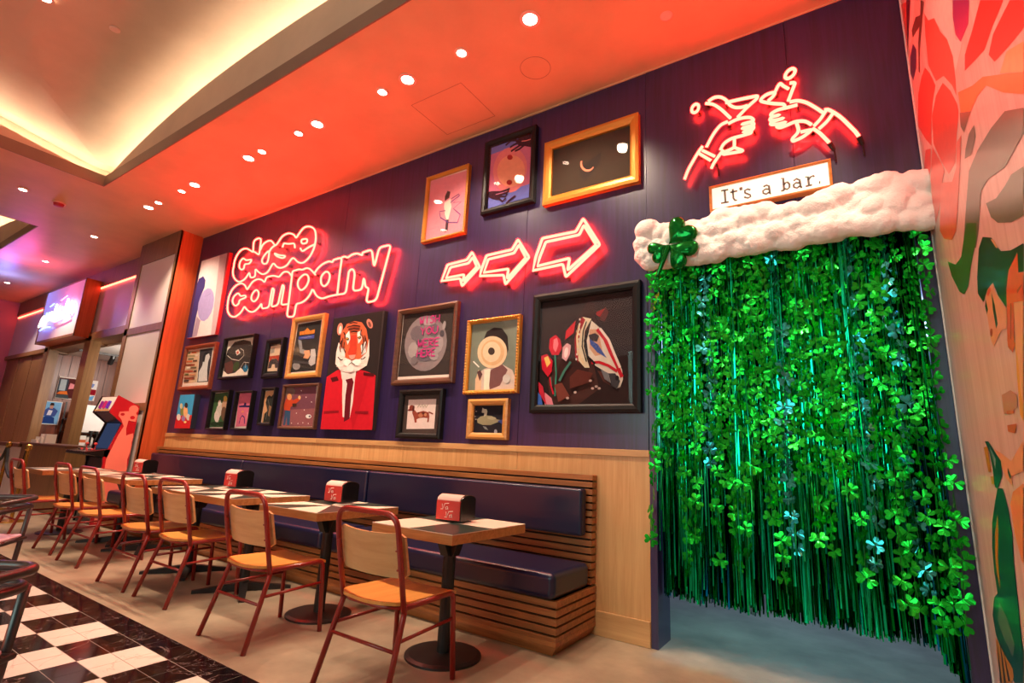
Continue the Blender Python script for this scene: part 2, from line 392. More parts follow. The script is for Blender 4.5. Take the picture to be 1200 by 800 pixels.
# flat printed shapes, millimetres from the lower left corner of each picture: (kind, sRGB colour, stroke width mm, points)
ART={
'tall':[
('p',(226,205,205),0,[(-52,1252),(747,1236),(831,-6),(5,14)]),
('p',(190,160,165),0,[(540,1241),(747,1236),(831,-6),(697,-5)]),
('p',(62,50,110),0,[(-6,859),(27,944),(144,970),(242,888),(252,777),(179,634),(161,331),(151,16),(4,16),(-3,437)]),
('p',(165,140,160),0,[(183,329),(313,251),(294,21),(151,16)]),
('p',(165,150,200),0,[(623,434),(594,332),(525,259),(430,230),(326,252),(234,321),(172,424),(154,542),(184,648),(256,722),(354,749),(459,723),(549,651),(608,548)]),
('s',(120,110,160),4,[(308,616),(404,690),(440,642),(359,620),(478,648)]),
],
'collage':[
('p',(205,180,150),0,[(-97,605),(388,587),(480,110),(96,103)]),
('p',(60,55,60),0,[(399,590),(759,588),(798,107),(492,109)]),
('p',(205,205,205),0,[(555,507),(661,541),(724,466),(701,388),(716,268),(768,118),(517,118),(486,259),(553,346)]),
('p',(40,38,42),0,[(526,479),(561,548),(644,556),(687,519),(599,494),(595,394),(539,407)]),
('p',(110,120,80),0,[(-1,577),(127,572),(129,545),(1,551)]),
('p',(180,90,60),0,[(168,575),(314,569),(315,542),(169,550)]),
('p',(150,150,110),0,[(37,532),(291,519),(293,492),(39,507)]),
('p',(90,110,90),0,[(98,482),(267,475),(268,448),(99,457)]),
('p',(215,200,190),0,[(289,525),(371,524),(372,497),(290,501)]),
('p',(200,110,70),0,[(48,447),(239,440),(240,413),(49,422)]),
('p',(60,70,60),0,[(257,445),(380,441),(382,415),(258,420)]),
('p',(120,60,40),0,[(39,396),(333,383),(334,356),(40,371)]),
('p',(235,220,200),0,[(106,350),(211,349),(212,322),(107,325)]),
('p',(80,90,70),0,[(233,343),(397,339),(399,312),(234,319)]),
('p',(160,80,60),0,[(62,301),(313,292),(315,266),(63,276)]),
('p',(40,40,40),0,[(335,287),(424,287),(426,260),(336,263)]),
('p',(90,100,60),0,[(82,248),(208,246),(209,220),(83,223)]),
('p',(190,150,110),0,[(230,241),(414,237),(416,210),(231,217)]),
('p',(100,50,40),0,[(89,196),(400,187),(402,161),(91,171)]),
('p',(60,60,60),0,[(105,154),(251,153),(253,126),(106,130)]),
],
'toon':[
('p',(60,150,200),0,[(-49,475),(413,475),(449,3),(4,-2)]),
('p',(200,35,40),0,[(-8,175),(441,184),(449,3),(4,-2)]),
('p',(220,210,200),0,[(131,155),(133,135),(124,119),(104,110),(79,109),(52,119),(30,135),(16,155),(14,176),(24,192),(43,201),(69,201),(95,192),(118,176)]),
('p',(120,130,70),0,[(202,233),(206,208),(198,188),(180,176),(155,176),(128,188),(104,208),(89,234),(84,260),(92,280),(111,291),(136,291),(164,280),(187,259)]),
('p',(225,170,120),0,[(310,233),(317,195),(311,165),(292,148),(264,148),(232,165),(203,195),(182,233),(174,272),(180,303),(200,319),(228,319),(260,302),(289,271)]),
('p',(50,40,40),0,[(281,321),(283,304),(274,290),(258,283),(237,283),(215,291),(196,305),(185,322),(183,339),(192,353),(208,360),(230,359),(252,352),(270,338)]),
('p',(210,200,195),0,[(409,155),(410,136),(401,120),(383,111),(358,111),(333,119),(312,135),(299,155),(297,176),(306,192),(325,201),(350,201),(375,192),(396,175)]),
('p',(150,120,170),0,[(278,136),(279,119),(269,106),(249,98),(225,98),(199,106),(179,119),(167,136),(166,153),(176,166),(196,174),(221,174),(246,166),(267,153)]),
('p',(200,190,150),0,[(136,313),(138,295),(132,282),(119,274),(101,274),(81,282),(65,296),(54,313),(52,331),(58,344),(71,352),(90,352),(109,344),(125,330)]),
('p',(190,60,50),0,[(450,136),(453,120),(450,107),(440,99),(426,99),(411,107),(398,120),(388,136),(385,153),(389,166),(399,174),(413,174),(428,166),(441,153)]),
('p',(240,220,140),0,[(332,88),(330,81),(322,76),(307,73),(289,73),(272,76),(259,81),(253,88),(254,94),(263,100),(278,103),(296,103),(312,100),(325,95)]),
],
'green':[
('p',(60,95,55),0,[(-3,484),(421,496),(441,39),(24,34)]),
('p',(200,195,185),0,[(275,237),(258,191),(228,156),(192,139),(155,143),(127,169),(111,210),(112,260),(129,307),(159,342),(196,359),(232,353),(261,327),(276,286)]),
('p',(215,205,200),0,[(230,172),(234,140),(224,113),(203,98),(173,98),(142,113),(115,139),(97,172),(93,206),(102,232),(124,247),(154,247),(185,232),(212,205)]),
('p',(190,150,120),0,[(387,316),(380,280),(359,253),(330,240),(297,243),(268,262),(248,293),(241,331),(249,367),(270,394),(299,407),(332,404),(361,384),(381,353)]),
('p',(225,190,90),0,[(352,408),(353,392),(344,378),(328,371),(307,372),(285,379),(268,393),(258,410),(257,426),(266,440),(283,447),(304,446),(325,438),(342,425)]),
('p',(110,80,60),0,[(404,210),(410,169),(401,137),(378,119),(346,118),(312,136),(281,169),(261,210),(255,251),(264,284),(287,302),(319,302),(354,283),(384,250)]),
('p',(220,215,205),0,[(215,350),(211,332),(201,319),(185,312),(169,314),(154,324),(143,339),(140,358),(144,375),(154,389),(170,395),(186,393),(201,384),(211,368)]),
('p',(40,60,35),0,[(250,78),(243,66),(216,56),(174,50),(125,50),(78,55),(44,64),(29,77),(35,89),(63,99),(106,105),(155,105),(201,100),(235,90)]),
('p',(35,55,30),0,[(428,79),(421,67),(395,57),(354,52),(307,51),(261,56),(228,66),(213,78),(220,90),(247,100),(289,106),(337,106),(381,101),(414,91)]),
],
'pink':[
('p',(215,110,140),0,[(14,462),(338,472),(348,51),(50,39)]),
('p',(50,35,90),0,[(55,304),(160,311),(170,348),(212,338),(215,307),(304,306),(304,282),(61,285)]),
('s',(50,40,110),16,[(123,76),(129,148),(166,180),(219,157),(249,76)]),
('p',(230,140,110),0,[(194,229),(193,223),(185,218),(173,215),(158,215),(144,218),(133,223),(128,230),(129,236),(137,241),(150,244),(164,244),(179,241),(189,236)]),
('p',(235,150,160),0,[(263,220),(326,228),(353,77),(296,73)]),
],
'beige':[
('p',(215,165,120),0,[(27,412),(238,424),(250,27),(48,26)]),
('p',(50,50,45),0,[(126,365),(176,346),(212,381),(232,328),(218,242),(206,172),(236,36),(76,35),(79,138),(131,173),(72,278),(87,340)]),
('p',(150,110,80),0,[(158,242),(208,224),(194,104),(159,121)]),
('s',(120,115,105),6,[(109,313),(158,242),(131,173),(128,69)]),
],
'guitar':[
('p',(235,225,210),0,[(40,552),(692,544),(716,22),(33,38)]),
('p',(58,50,48),0,[(206,514),(416,527),(599,492),(676,399),(690,265),(668,133),(578,91),(460,144),(338,83),(162,72),(42,127),(26,267),(56,405)]),
('p',(95,55,50),0,[(32,227),(213,256),(293,173),(269,77),(122,84)]),
('p',(230,220,205),0,[(265,381),(329,405),(398,351),(320,318)]),
('p',(200,60,40),0,[(297,368),(332,382),(362,352),(318,333)]),
('p',(60,75,45),0,[(418,153),(401,127),(373,110),(340,105),(308,113),(284,131),(272,158),(275,187),(292,213),(320,229),(354,235),(385,227),(409,208),(421,181)]),
('s',(225,215,200),8,[(79,334),(207,276),(395,245),(498,306),(467,376),(380,412)]),
('s',(225,215,200),6,[(460,144),(524,217),(648,201)]),
('p',(40,110,150),0,[(644,120),(637,99),(620,85),(596,79),(570,83),(546,96),(530,115),(525,137),(531,157),(548,172),(572,178),(599,174),(622,161),(638,141)]),
('s',(225,215,200),6,[(582,138),(572,205)]),
],
'arch':[
('p',(48,44,42),0,[(13,473),(323,470),(350,20),(44,34)]),
('p',(225,195,165),0,[(51,414),(282,415),(288,87),(66,92)]),
('p',(180,70,50),0,[(63,284),(277,288),(284,198),(227,246),(133,252),(83,206)]),
('p',(75,65,65),0,[(77,207),(128,247),(227,245),(280,202),(278,127),(226,129),(208,175),(152,178),(140,130),(72,128)]),
('p',(160,150,140),0,[(83,384),(154,388),(158,324),(85,320)]),
],
'mauve':[
('p',(120,70,85),0,[(21,488),(597,493),(628,35),(37,29)]),
('p',(150,90,95),0,[(76,219),(614,232),(628,35),(37,29)]),
('p',(55,85,120),0,[(64,219),(170,218),(190,43),(137,43),(113,144),(106,43),(65,42)]),
('p',(200,70,35),0,[(54,350),(135,367),(185,329),(309,364),(335,341),(229,273),(162,255),(160,209),(45,219),(24,275)]),
('p',(120,100,95),0,[(211,431),(205,407),(178,388),(136,378),(85,379),(36,391),(-1,412),(-18,437),(-13,462),(15,481),(58,491),(109,489),(158,477),(194,456)]),
('p',(225,150,95),0,[(159,371),(159,355),(149,342),(131,335),(110,335),(89,343),(73,356),(64,373),(65,389),(75,402),(93,409),(114,408),(135,401),(151,387)]),
('p',(70,45,35),0,[(184,292),(270,294),(278,257),(203,251)]),
('p',(230,180,120),0,[(334,360),(334,350),(329,342),(320,338),(309,339),(298,343),(290,351),(285,361),(285,370),(290,378),(299,382),(310,382),(321,377),(329,369)]),
('p',(235,230,230),0,[(579,144),(576,134),(563,126),(543,121),(520,121),(498,125),(482,134),(474,144),(477,154),(490,162),(510,166),(533,166),(555,162),(571,154)]),
('p',(90,80,100),0,[(567,144),(566,139),(561,135),(554,133),(545,133),(536,135),(530,139),(527,144),(528,148),(533,152),(540,154),(549,154),(558,152),(564,148)]),
('p',(235,220,220),0,[(338,437),(335,431),(325,431),(319,438),(322,444),(332,444)]),
('p',(235,220,220),0,[(444,361),(441,355),(432,355),(426,361),(429,368),(438,367)]),
('p',(235,220,220),0,[(305,180),(302,174),(293,174),(287,180),(290,187),(299,187)]),
('p',(235,220,220),0,[(449,72),(446,66),(437,66),(431,72),(434,78),(443,78)]),
('p',(235,220,220),0,[(559,305),(556,298),(547,298),(541,305),(544,311),(553,311)]),
('p',(235,220,220),0,[(240,67),(237,61),(227,61),(221,67),(225,73),(234,73)]),
('p',(235,220,220),0,[(362,63),(359,56),(350,56),(344,63),(347,69),(356,69)]),
('p',(235,220,220),0,[(553,64),(550,58),(541,58),(535,64),(538,70),(547,70)]),
('p',(235,220,220),0,[(447,216),(443,209),(435,209),(429,216),(432,222),(441,222)]),
],
'bowl':[
('p',(50,46,46),0,[(77,668),(523,675),(543,80),(54,79)]),
('p',(140,140,145),0,[(121,475),(188,460),(228,349),(309,334),(273,288),(190,313)]),
('p',(215,150,110),0,[(264,327),(371,329),(399,270),(363,225),(268,240),(291,277)]),
('p',(190,185,185),0,[(393,337),(474,335),(506,253),(511,159),(442,135),(373,177),(405,241)]),
('p',(150,145,145),0,[(233,147),(231,127),(213,112),(185,105),(151,106),(119,117),(93,134),(81,155),(84,175),(101,190),(130,198),(164,196),(197,185),(221,167)]),
('p',(225,130,50),0,[(131,573),(225,574),(273,609),(335,564),(424,575),(425,526),(135,529)]),
('p',(70,80,160),0,[(120,511),(429,511),(426,465),(128,474)]),
('s',(60,40,30),6,[(164,566),(171,534)]),
('s',(60,40,30),6,[(227,564),(234,532)]),
('s',(60,40,30),6,[(357,562),(363,532)]),
('s',(200,200,220),4,[(165,491),(211,495),(261,483),(319,497),(383,484)]),
('p',(75,72,75),0,[(68,224),(402,185),(376,163),(75,194)]),
],
'tiger':[
('p',(42,32,32),0,[(-32,1243),(791,1236),(822,3),(5,-3)]),
('p',(190,22,38),0,[(234,648),(154,633),(-3,567),(0,365),(5,-3),(822,3),(803,280),(786,551),(676,590),(504,634),(459,512),(369,498)]),
('p',(225,205,200),0,[(222,639),(342,651),(480,617),(475,494),(484,285),(462,113),(347,131),(300,358),(248,574)]),
('p',(95,15,28),0,[(324,526),(428,540),(462,494),(446,355),(462,113),(377,79),(354,357),(359,481)]),
('p',(190,22,38),0,[(196,631),(277,519),(300,358),(360,-3),(68,-7),(37,292),(69,564)]),
('p',(175,18,34),0,[(502,599),(679,573),(639,351),(533,-1),(480,113),(486,354)]),
('p',(130,12,26),0,[(28,193),(275,200),(280,174),(29,163)]),
('p',(130,12,26),0,[(539,190),(739,189),(739,161),(538,165)]),
('p',(80,8,18),0,[(71,555),(180,568),(216,521),(108,507)]),
('p',(80,8,18),0,[(600,594),(767,569),(763,543),(606,559)]),
('p',(235,215,208),0,[(137,950),(116,839),(126,708),(224,630),(378,595),(520,615),(640,662),(661,766),(633,946),(566,808),(242,830)]),
('p',(205,95,60),0,[(161,1051),(241,1147),(361,1169),(485,1141),(572,1059),(623,929),(617,804),(525,739),(395,729),(266,773),(162,892)]),
('p',(215,130,110),0,[(181,1092),(175,1062),(161,1040),(141,1030),(119,1034),(100,1051),(87,1079),(83,1111),(88,1141),(103,1163),(123,1173),(145,1169),(164,1151),(177,1124)]),
('p',(215,130,110),0,[(655,1120),(666,1096),(667,1075),(657,1062),(640,1059),(617,1067),(594,1084),(575,1107),(563,1131),(562,1153),(572,1166),(590,1169),(612,1160),(636,1143)]),
('p',(240,215,205),0,[(166,1086),(162,1067),(155,1053),(144,1046),(133,1048),(122,1059),(116,1076),(114,1096),(117,1115),(124,1129),(135,1136),(147,1134),(157,1123),(164,1106)]),
('p',(120,70,65),0,[(635,1109),(642,1095),(644,1082),(640,1075),(632,1073),(620,1078),(608,1089),(597,1103),(590,1117),(588,1130),(591,1137),(600,1139),(611,1134),(624,1123)]),
('p',(240,228,222),0,[(237,1016),(296,1067),(332,971),(297,909)]),
('p',(240,228,222),0,[(428,1036),(487,1049),(521,955),(472,905)]),
('p',(235,222,218),0,[(190,889),(264,866),(280,773),(207,796)]),
('p',(235,222,218),0,[(514,883),(597,931),(612,805),(545,773)]),
('p',(195,60,40),0,[(326,1009),(422,1009),(456,870),(453,779),(389,766),(315,807),(337,879)]),
('p',(225,150,135),0,[(336,791),(451,789),(439,753),(399,738),(358,759)]),
('p',(245,235,230),0,[(403,702),(398,686),(381,675),(354,669),(323,671),(293,680),(271,694),(261,710),(266,725),(283,737),(310,742),(342,741),(372,732),(393,718)]),
('p',(245,235,230),0,[(552,698),(548,683),(531,672),(505,667),(475,668),(446,677),(425,690),(415,706),(419,722),(436,733),(463,739),(494,737),(522,728),(543,714)]),
('p',(235,220,215),0,[(453,640),(449,623),(434,610),(410,604),(381,605),(354,614),(334,629),(324,647),(328,664),(343,677),(368,683),(396,681),(424,672),(444,657)]),
('s',(60,25,25),8,[(399,738),(399,707),(356,681)]),
('s',(60,25,25),8,[(399,707),(457,679)]),
('p',(60,30,25),0,[(313,968),(309,962),(300,959),(288,960),(276,963),(266,968),(259,975),(258,982),(262,987),(270,990),(282,990),(295,987),(305,981),(312,975)]),
('p',(60,30,25),0,[(506,975),(507,969),(503,963),(494,959),(483,958),(472,960),(462,964),(456,970),(455,977),(460,983),(468,987),(479,988),(491,986),(500,982)]),
('p',(235,190,80),0,[(296,976),(296,973),(293,970),(289,969),(284,970),(279,971),(276,974),(274,978),(274,981),(277,983),(281,984),(286,984),(291,982),(294,979)]),
('p',(235,190,80),0,[(492,974),(491,971),(489,969),(485,967),(480,968),(475,970),(472,972),(470,976),(471,979),(473,981),(477,982),(482,982),(487,980),(490,977)]),
('s',(45,25,25),13,[(262,1108),(370,1116),(480,1096)]),
('s',(45,25,25),13,[(286,1077),(378,1082),(471,1065)]),
('s',(45,25,25),13,[(328,1045),(384,1048),(444,1039)]),
('s',(45,25,25),13,[(214,990),(198,926),(222,869)]),
('s',(45,25,25),13,[(196,964),(176,891),(203,833)]),
('s',(45,25,25),13,[(250,941),(245,876),(288,818)]),
('s',(45,25,25),13,[(536,990),(567,924),(555,871)]),
('s',(45,25,25),13,[(568,987),(605,912),(591,842)]),
('s',(45,25,25),13,[(546,899),(566,835),(548,791)]),
('s',(45,25,25),13,[(216,1056),(251,1015),(244,978)]),
('s',(45,25,25),13,[(512,1056),(492,1021),(516,983)]),
('s',(45,25,25),13,[(169,780),(231,739),(258,747)]),
('s',(45,25,25),13,[(621,751),(578,727),(552,734)]),
('s',(45,25,25),13,[(297,1142),(364,1150),(433,1135)]),
('s',(245,240,235),4,[(302,726),(204,737)]),
('s',(245,240,235),4,[(502,719),(599,726)]),
('s',(245,240,235),4,[(298,715),(196,721)]),
('s',(245,240,235),4,[(509,708),(610,709)]),
('s',(245,240,235),4,[(295,704),(188,705)]),
('s',(245,240,235),4,[(516,697),(620,693)]),
('s',(245,240,235),4,[(291,694),(180,689)]),
('s',(245,240,235),4,[(523,686),(630,676)]),
('s',(245,240,235),4,[(288,683),(172,673)]),
('s',(245,240,235),4,[(530,675),(640,660)]),
],
'moon':[
('p',(235,215,205),0,[(31,743),(741,741),(745,31),(38,39)]),
('p',(62,52,50),0,[(62,725),(724,726),(728,83),(59,87)]),
('p',(140,125,128),0,[(664,348),(650,290),(624,238),(586,195),(540,161),(485,138),(426,129),(365,133),(304,151),(247,182),(197,224),(156,277),(127,336),(112,400),(112,464),(127,526),(155,581),(196,627),(247,661),(305,681),(367,687),(430,679),(491,657),(545,623),(592,579),(628,526),(653,468),(665,408)]),
('p',(112,100,108),0,[(368,479),(328,438),(263,431),(204,462),(177,516),(197,569),(254,594),(320,580),(365,534)]),
('p',(110,98,108),0,[(566,519),(553,476),(511,456),(459,469),(421,509),(415,558),(445,592),(496,595),(543,566)]),
('p',(168,155,155),0,[(296,336),(275,287),(234,267),(192,285),(168,333),(174,389),(208,425),(252,426),(287,391)]),
('p',(165,150,152),0,[(624,369),(603,315),(565,292),(526,310),(505,363),(513,424),(545,465),(587,467),(618,429)]),
('p',(105,95,105),0,[(518,271),(494,236),(424,220),(340,232),(281,266),(276,307),(328,334),(411,335),(485,310)]),
('p',(170,155,158),0,[(512,606),(489,586),(427,580),(352,592),(301,616),(298,641),(345,655),(419,651),(484,632)]),
('p',(90,82,92),0,[(366,409),(357,387),(331,377),(299,384),(275,404),(273,429),(291,446),(323,447),(352,433)]),
('p',(80,75,82),0,[(629,479),(624,457),(608,447),(587,453),(572,472),(570,496),(581,513),(601,515),(620,502)]),
('p',(160,148,150),0,[(577,267),(567,238),(533,225),(492,233),(463,259),(459,290),(483,313),(523,315),(560,297)]),
('p',(120,108,112),0,[(315,226),(294,202),(261,196),(232,211),(220,240),(231,269),(260,285),(293,280),(315,257)]),
('p',(160,150,150),0,[(641,555),(633,528),(619,515),(605,524),(599,549),(603,580),(615,602),(630,604),(640,585)]),
],
'dog':[
('p',(78,62,58),0,[(15,440),(524,440),(532,23),(26,13)]),
('p',(228,205,200),0,[(98,367),(454,368),(456,94),(104,87)]),
('p',(150,70,55),0,[(163,292),(221,243),(307,259),(373,243),(387,206),(383,153),(362,153),(365,190),(314,195),(257,190),(226,179),(232,150),(206,147),(190,195),(163,238)]),
('p',(140,62,50),0,[(189,287),(187,274),(179,265),(165,259),(149,259),(134,265),(123,275),(117,287),(120,299),(128,309),(142,315),(158,314),(173,309),(184,299)]),
('p',(120,50,42),0,[(155,272),(154,267),(148,262),(138,259),(127,257),(116,258),(107,261),(102,265),(103,270),(109,275),(119,278),(131,280),(142,279),(151,276)]),
('p',(90,40,38),0,[(188,279),(186,267),(181,257),(175,252),(169,253),(164,259),(162,270),(162,283),(165,296),(170,306),(176,311),(182,310),(186,303),(189,293)]),
('s',(130,60,50),12,[(373,248),(406,237),(431,229)]),
('p',(195,120,90),0,[(305,216),(303,208),(295,201),(284,198),(271,198),(259,201),(250,208),(246,216),(248,225),(256,231),(267,235),(280,235),(292,231),(301,225)]),
('p',(200,135,100),0,[(354,221),(353,215),(349,210),(342,207),(335,207),(328,210),(322,215),(320,222),(321,228),(325,233),(332,236),(339,236),(346,233),(352,228)]),
('p',(90,45,40),0,[(327,237),(325,234),(321,231),(314,229),(306,229),(299,231),(294,234),(292,238),(293,241),(298,244),(304,246),(312,246),(319,244),(324,241)]),
('p',(90,45,40),0,[(261,238),(260,235),(257,232),(252,231),(246,231),(241,232),(237,235),(235,238),(236,241),(239,244),(244,245),(250,245),(256,244),(260,241)]),
('s',(120,120,70),6,[(230,291),(249,318),(267,291),(286,318),(303,291),(322,312),(339,290),(358,317)]),
],
'duck':[
('p',(40,35,42),0,[(22,316),(388,313),(385,34),(23,37)]),
('p',(150,140,110),0,[(87,170),(122,194),(182,204),(243,199),(298,170),(363,161),(294,142),(236,122),(152,122),(95,140)]),
('p',(195,185,165),0,[(140,273),(177,267),(194,238),(188,204),(159,194),(162,224),(134,228)]),
('p',(35,30,40),0,[(218,282),(214,271),(204,262),(187,257),(169,257),(152,262),(140,271),(135,282),(138,294),(149,302),(165,307),(184,307),(201,302),(213,293)]),
('p',(170,160,130),0,[(291,176),(287,171),(273,167),(254,166),(233,167),(214,171),(201,177),(196,183),(201,189),(215,192),(234,194),(255,192),(274,188),(287,183)]),
('p',(60,70,130),0,[(305,156),(373,175),(371,123)]),
('p',(130,130,130),0,[(153,112),(189,107),(215,79),(179,88)]),
('p',(150,150,160),0,[(310,66),(309,57),(305,50),(298,46),(291,46),(284,49),(279,56),(277,66),(278,75),(282,82),(288,86),(296,86),(302,82),(307,75)]),
('p',(150,135,130),0,[(65,254),(60,248),(50,248),(45,254),(49,259),(59,259)]),
('p',(150,135,130),0,[(85,239),(80,234),(70,234),(65,239),(69,244),(79,244)]),
('p',(150,135,130),0,[(61,224),(57,219),(47,219),(41,224),(46,229),(56,229)]),
('p',(150,135,130),0,[(76,194),(71,189),(61,189),(56,194),(61,199),(71,199)]),
('p',(150,135,130),0,[(87,170),(82,165),(72,165),(67,170),(71,175),(81,175)]),
],
'donut':[
('p',(122,128,115),0,[(28,652),(549,655),(542,24),(21,27)]),
('p',(52,42,42),0,[(169,482),(201,562),(284,595),(370,577),(434,500),(449,380),(411,303),(166,360)]),
('p',(205,185,175),0,[(201,226),(391,256),(498,201),(537,123),(537,28),(112,29),(108,141),(153,199)]),
('p',(120,80,80),0,[(275,213),(391,256),(452,204),(379,71),(275,40),(244,135)]),
('p',(235,225,205),0,[(201,216),(269,223),(263,40),(210,38)]),
('p',(215,180,150),0,[(113,140),(139,219),(178,197),(178,39),(116,40)]),
('p',(90,60,60),0,[(123,200),(157,219),(185,177),(159,118)]),
('p',(228,195,160),0,[(435,337),(425,304),(408,276),(382,253),(351,237),(315,228),(277,227),(239,234),(202,250),(169,273),(143,301),(124,334),(115,370),(115,405),(124,439),(143,468),(170,492),(203,508),(240,516),(279,515),(318,506),(354,489),(385,466),(410,437),(427,405),(435,371)]),
('p',(215,172,130),0,[(407,339),(397,309),(379,283),(352,264),(320,252),(285,250),(249,257),(216,273),(187,297),(167,326),(156,360),(155,393),(165,425),(185,451),(212,471),(246,481),(282,483),(317,474),(350,457),(377,433),(397,404),(407,372)]),
('p',(228,200,168),0,[(369,352),(360,325),(343,303),(319,288),(291,281),(260,282),(231,293),(205,311),(186,336),(175,364),(175,393),(184,421),(201,443),(226,459),(255,465),(286,463),(315,452),(340,433),(359,408),(368,380)]),
('p',(70,55,50),0,[(307,376),(305,363),(298,353),(286,346),(273,344),(258,348),(246,356),(237,368),(233,381),(235,394),(242,405),(254,412),(268,413),(282,409),(294,401),(303,389)]),
('s',(240,235,225),12,[(75,300),(145,243)]),
('p',(200,195,190),0,[(484,125),(482,109),(472,96),(456,89),(439,89),(423,97),(411,111),(406,128),(409,145),(419,158),(434,165),(452,164),(468,156),(480,142)]),
],
'horse':[
('p',(48,32,32),0,[(42,955),(882,962),(882,49),(59,43)]),
('p',(74,44,40),0,[(340,656),(414,783),(506,828),(557,728),(546,377),(596,183),(406,55),(186,57),(143,259),(225,443)]),
('p',(104,54,44),0,[(313,391),(398,401),(499,305),(434,248),(283,253)]),
('p',(88,48,42),0,[(579,323),(642,306),(689,202),(627,240)]),
('p',(92,46,44),0,[(593,724),(637,828),(669,778),(635,704)]),
('p',(60,34,32),0,[(389,746),(505,908),(548,792),(545,453),(483,246),(322,101),(209,133),(245,379),(307,611)]),
('p',(58,36,34),0,[(490,798),(513,915),(546,918),(556,791)]),
('p',(150,40,40),0,[(564,790),(637,812),(597,747),(564,766)]),
('p',(225,205,175),0,[(449,763),(392,651),(387,495),(414,416),(473,351),(514,349),(488,426),(462,520),(468,644),(524,739)]),
('p',(160,35,45),0,[(443,764),(408,696),(380,589),(388,448),(418,392),(412,524),(429,647),(471,737)]),
('p',(215,200,185),0,[(524,724),(574,680),(639,612),(687,518),(733,410),(779,320),(787,248),(765,192),(735,179),(689,223),(642,313),(562,362),(504,440),(486,564)]),
('p',(200,150,120),0,[(509,655),(574,649),(599,570),(625,447),(561,437),(511,501)]),
('p',(60,45,50),0,[(501,609),(558,620),(591,594),(575,549),(519,562)]),
('p',(60,80,150),0,[(510,578),(584,526),(656,416),(577,466),(519,531)]),
('s',(190,30,45),28,[(574,649),(639,567),(687,458),(741,352),(779,263)]),
('s',(230,210,200),20,[(598,654),(671,556),(718,441),(764,336)]),
('s',(190,30,45),22,[(530,386),(594,387),(672,355),(742,308)]),
('s',(35,28,30),16,[(501,640),(469,566),(496,441),(562,376)]),
('s',(230,200,160),16,[(424,711),(403,602),(413,477),(465,382)]),
('s',(40,25,28),10,[(483,720),(456,645),(449,521),(489,396)]),
('p',(65,60,65),0,[(673,297),(727,294),(765,235),(742,178),(697,201)]),
('p',(40,32,36),0,[(757,257),(755,248),(751,241),(745,238),(739,238),(733,242),(728,249),(727,258),(728,267),(732,274),(738,277),(745,277),(751,273),(755,266)]),
('p',(120,115,120),0,[(610,329),(673,297),(689,223),(642,254)]),
('p',(200,30,50),0,[(157,608),(210,636),(255,591),(271,519),(242,466),(180,470),(151,528)]),
('p',(235,120,130),0,[(193,597),(223,610),(239,553),(215,491),(190,525)]),
('p',(220,160,165),0,[(278,526),(317,559),(352,536),(345,466),(313,409),(274,440)]),
('p',(245,215,215),0,[(328,478),(324,460),(317,446),(309,439),(302,440),(296,450),(293,466),(293,485),(298,503),(304,517),(312,524),(320,523),(326,513),(329,497)]),
('p',(195,30,50),0,[(81,468),(135,481),(190,422),(185,335),(151,290),(94,356)]),
('p',(240,190,100),0,[(109,450),(144,464),(173,407),(139,369)]),
('p',(200,40,50),0,[(306,659),(390,738),(375,636),(299,588)]),
('s',(60,130,110),14,[(210,468),(226,318),(221,133)]),
('s',(70,120,105),20,[(355,404),(298,330),(257,254)]),
('s',(60,110,100),14,[(178,289),(190,195)]),
('s',(190,30,50),14,[(169,289),(180,226),(209,148)]),
('p',(60,100,180),0,[(53,184),(94,136),(115,58),(59,46)]),
('p',(215,130,145),0,[(129,166),(192,118),(212,64),(133,58)]),
('p',(190,40,60),0,[(62,262),(109,213),(151,58),(104,120),(75,167)]),
('p',(95,45,38),0,[(350,281),(416,339),(547,303),(516,230),(353,190)]),
('p',(120,60,50),0,[(215,225),(283,238),(354,130),(254,87)]),
('p',(215,195,185),0,[(437,741),(433,732),(425,733),(421,743),(425,752),(433,751)]),
('p',(215,195,185),0,[(437,700),(433,691),(424,692),(420,702),(424,711),(432,710)]),
('p',(215,195,185),0,[(436,659),(432,650),(423,651),(419,661),(423,670),(431,669)]),
('p',(215,195,185),0,[(435,618),(431,609),(423,610),(418,620),(422,629),(431,628)]),
('p',(215,195,185),0,[(434,578),(430,569),(422,570),(417,579),(421,588),(430,588)]),
('p',(215,195,185),0,[(429,538),(425,529),(417,529),(413,539),(417,548),(425,548)]),
('p',(215,195,185),0,[(425,498),(421,489),(412,490),(408,499),(412,508),(420,508)]),
('p',(215,195,185),0,[(420,458),(416,449),(407,450),(403,459),(407,468),(415,468)]),
('p',(215,195,185),0,[(415,419),(411,410),(403,410),(398,420),(402,429),(411,428)]),
('p',(200,170,160),0,[(353,115),(346,106),(331,106),(323,116),(330,125),(345,124)]),
('p',(200,170,160),0,[(563,184),(556,175),(542,176),(535,185),(541,193),(556,193)]),
('p',(200,170,160),0,[(594,197),(587,189),(573,189),(566,198),(573,207),(587,206)]),
('p',(200,170,160),0,[(618,182),(611,174),(597,174),(590,183),(597,192),(611,191)]),
('p',(200,170,160),0,[(418,158),(411,149),(396,150),(389,159),(396,168),(411,168)]),
('p',(200,170,160),0,[(546,243),(539,235),(525,235),(517,244),(525,253),(539,252)]),
],
'dancer':[
('p',(232,205,195),0,[(18,735),(545,716),(544,21),(14,25)]),
('p',(225,135,150),0,[(34,714),(531,696),(530,37),(29,37)]),
('p',(235,210,195),0,[(250,408),(328,433),(350,339),(332,256),(313,173),(270,271),(250,364)]),
('p',(55,35,40),0,[(249,475),(278,535),(320,512),(313,447),(254,425)]),
('p',(60,45,55),0,[(291,211),(329,203),(325,85),(290,66)]),
('s',(90,60,120),12,[(332,387),(456,444),(372,377),(476,362),(378,311),(476,223),(445,144),(327,171),(213,251),(192,322),(273,314)]),
('s',(80,50,100),10,[(341,429),(442,458)]),
],
'hands':[
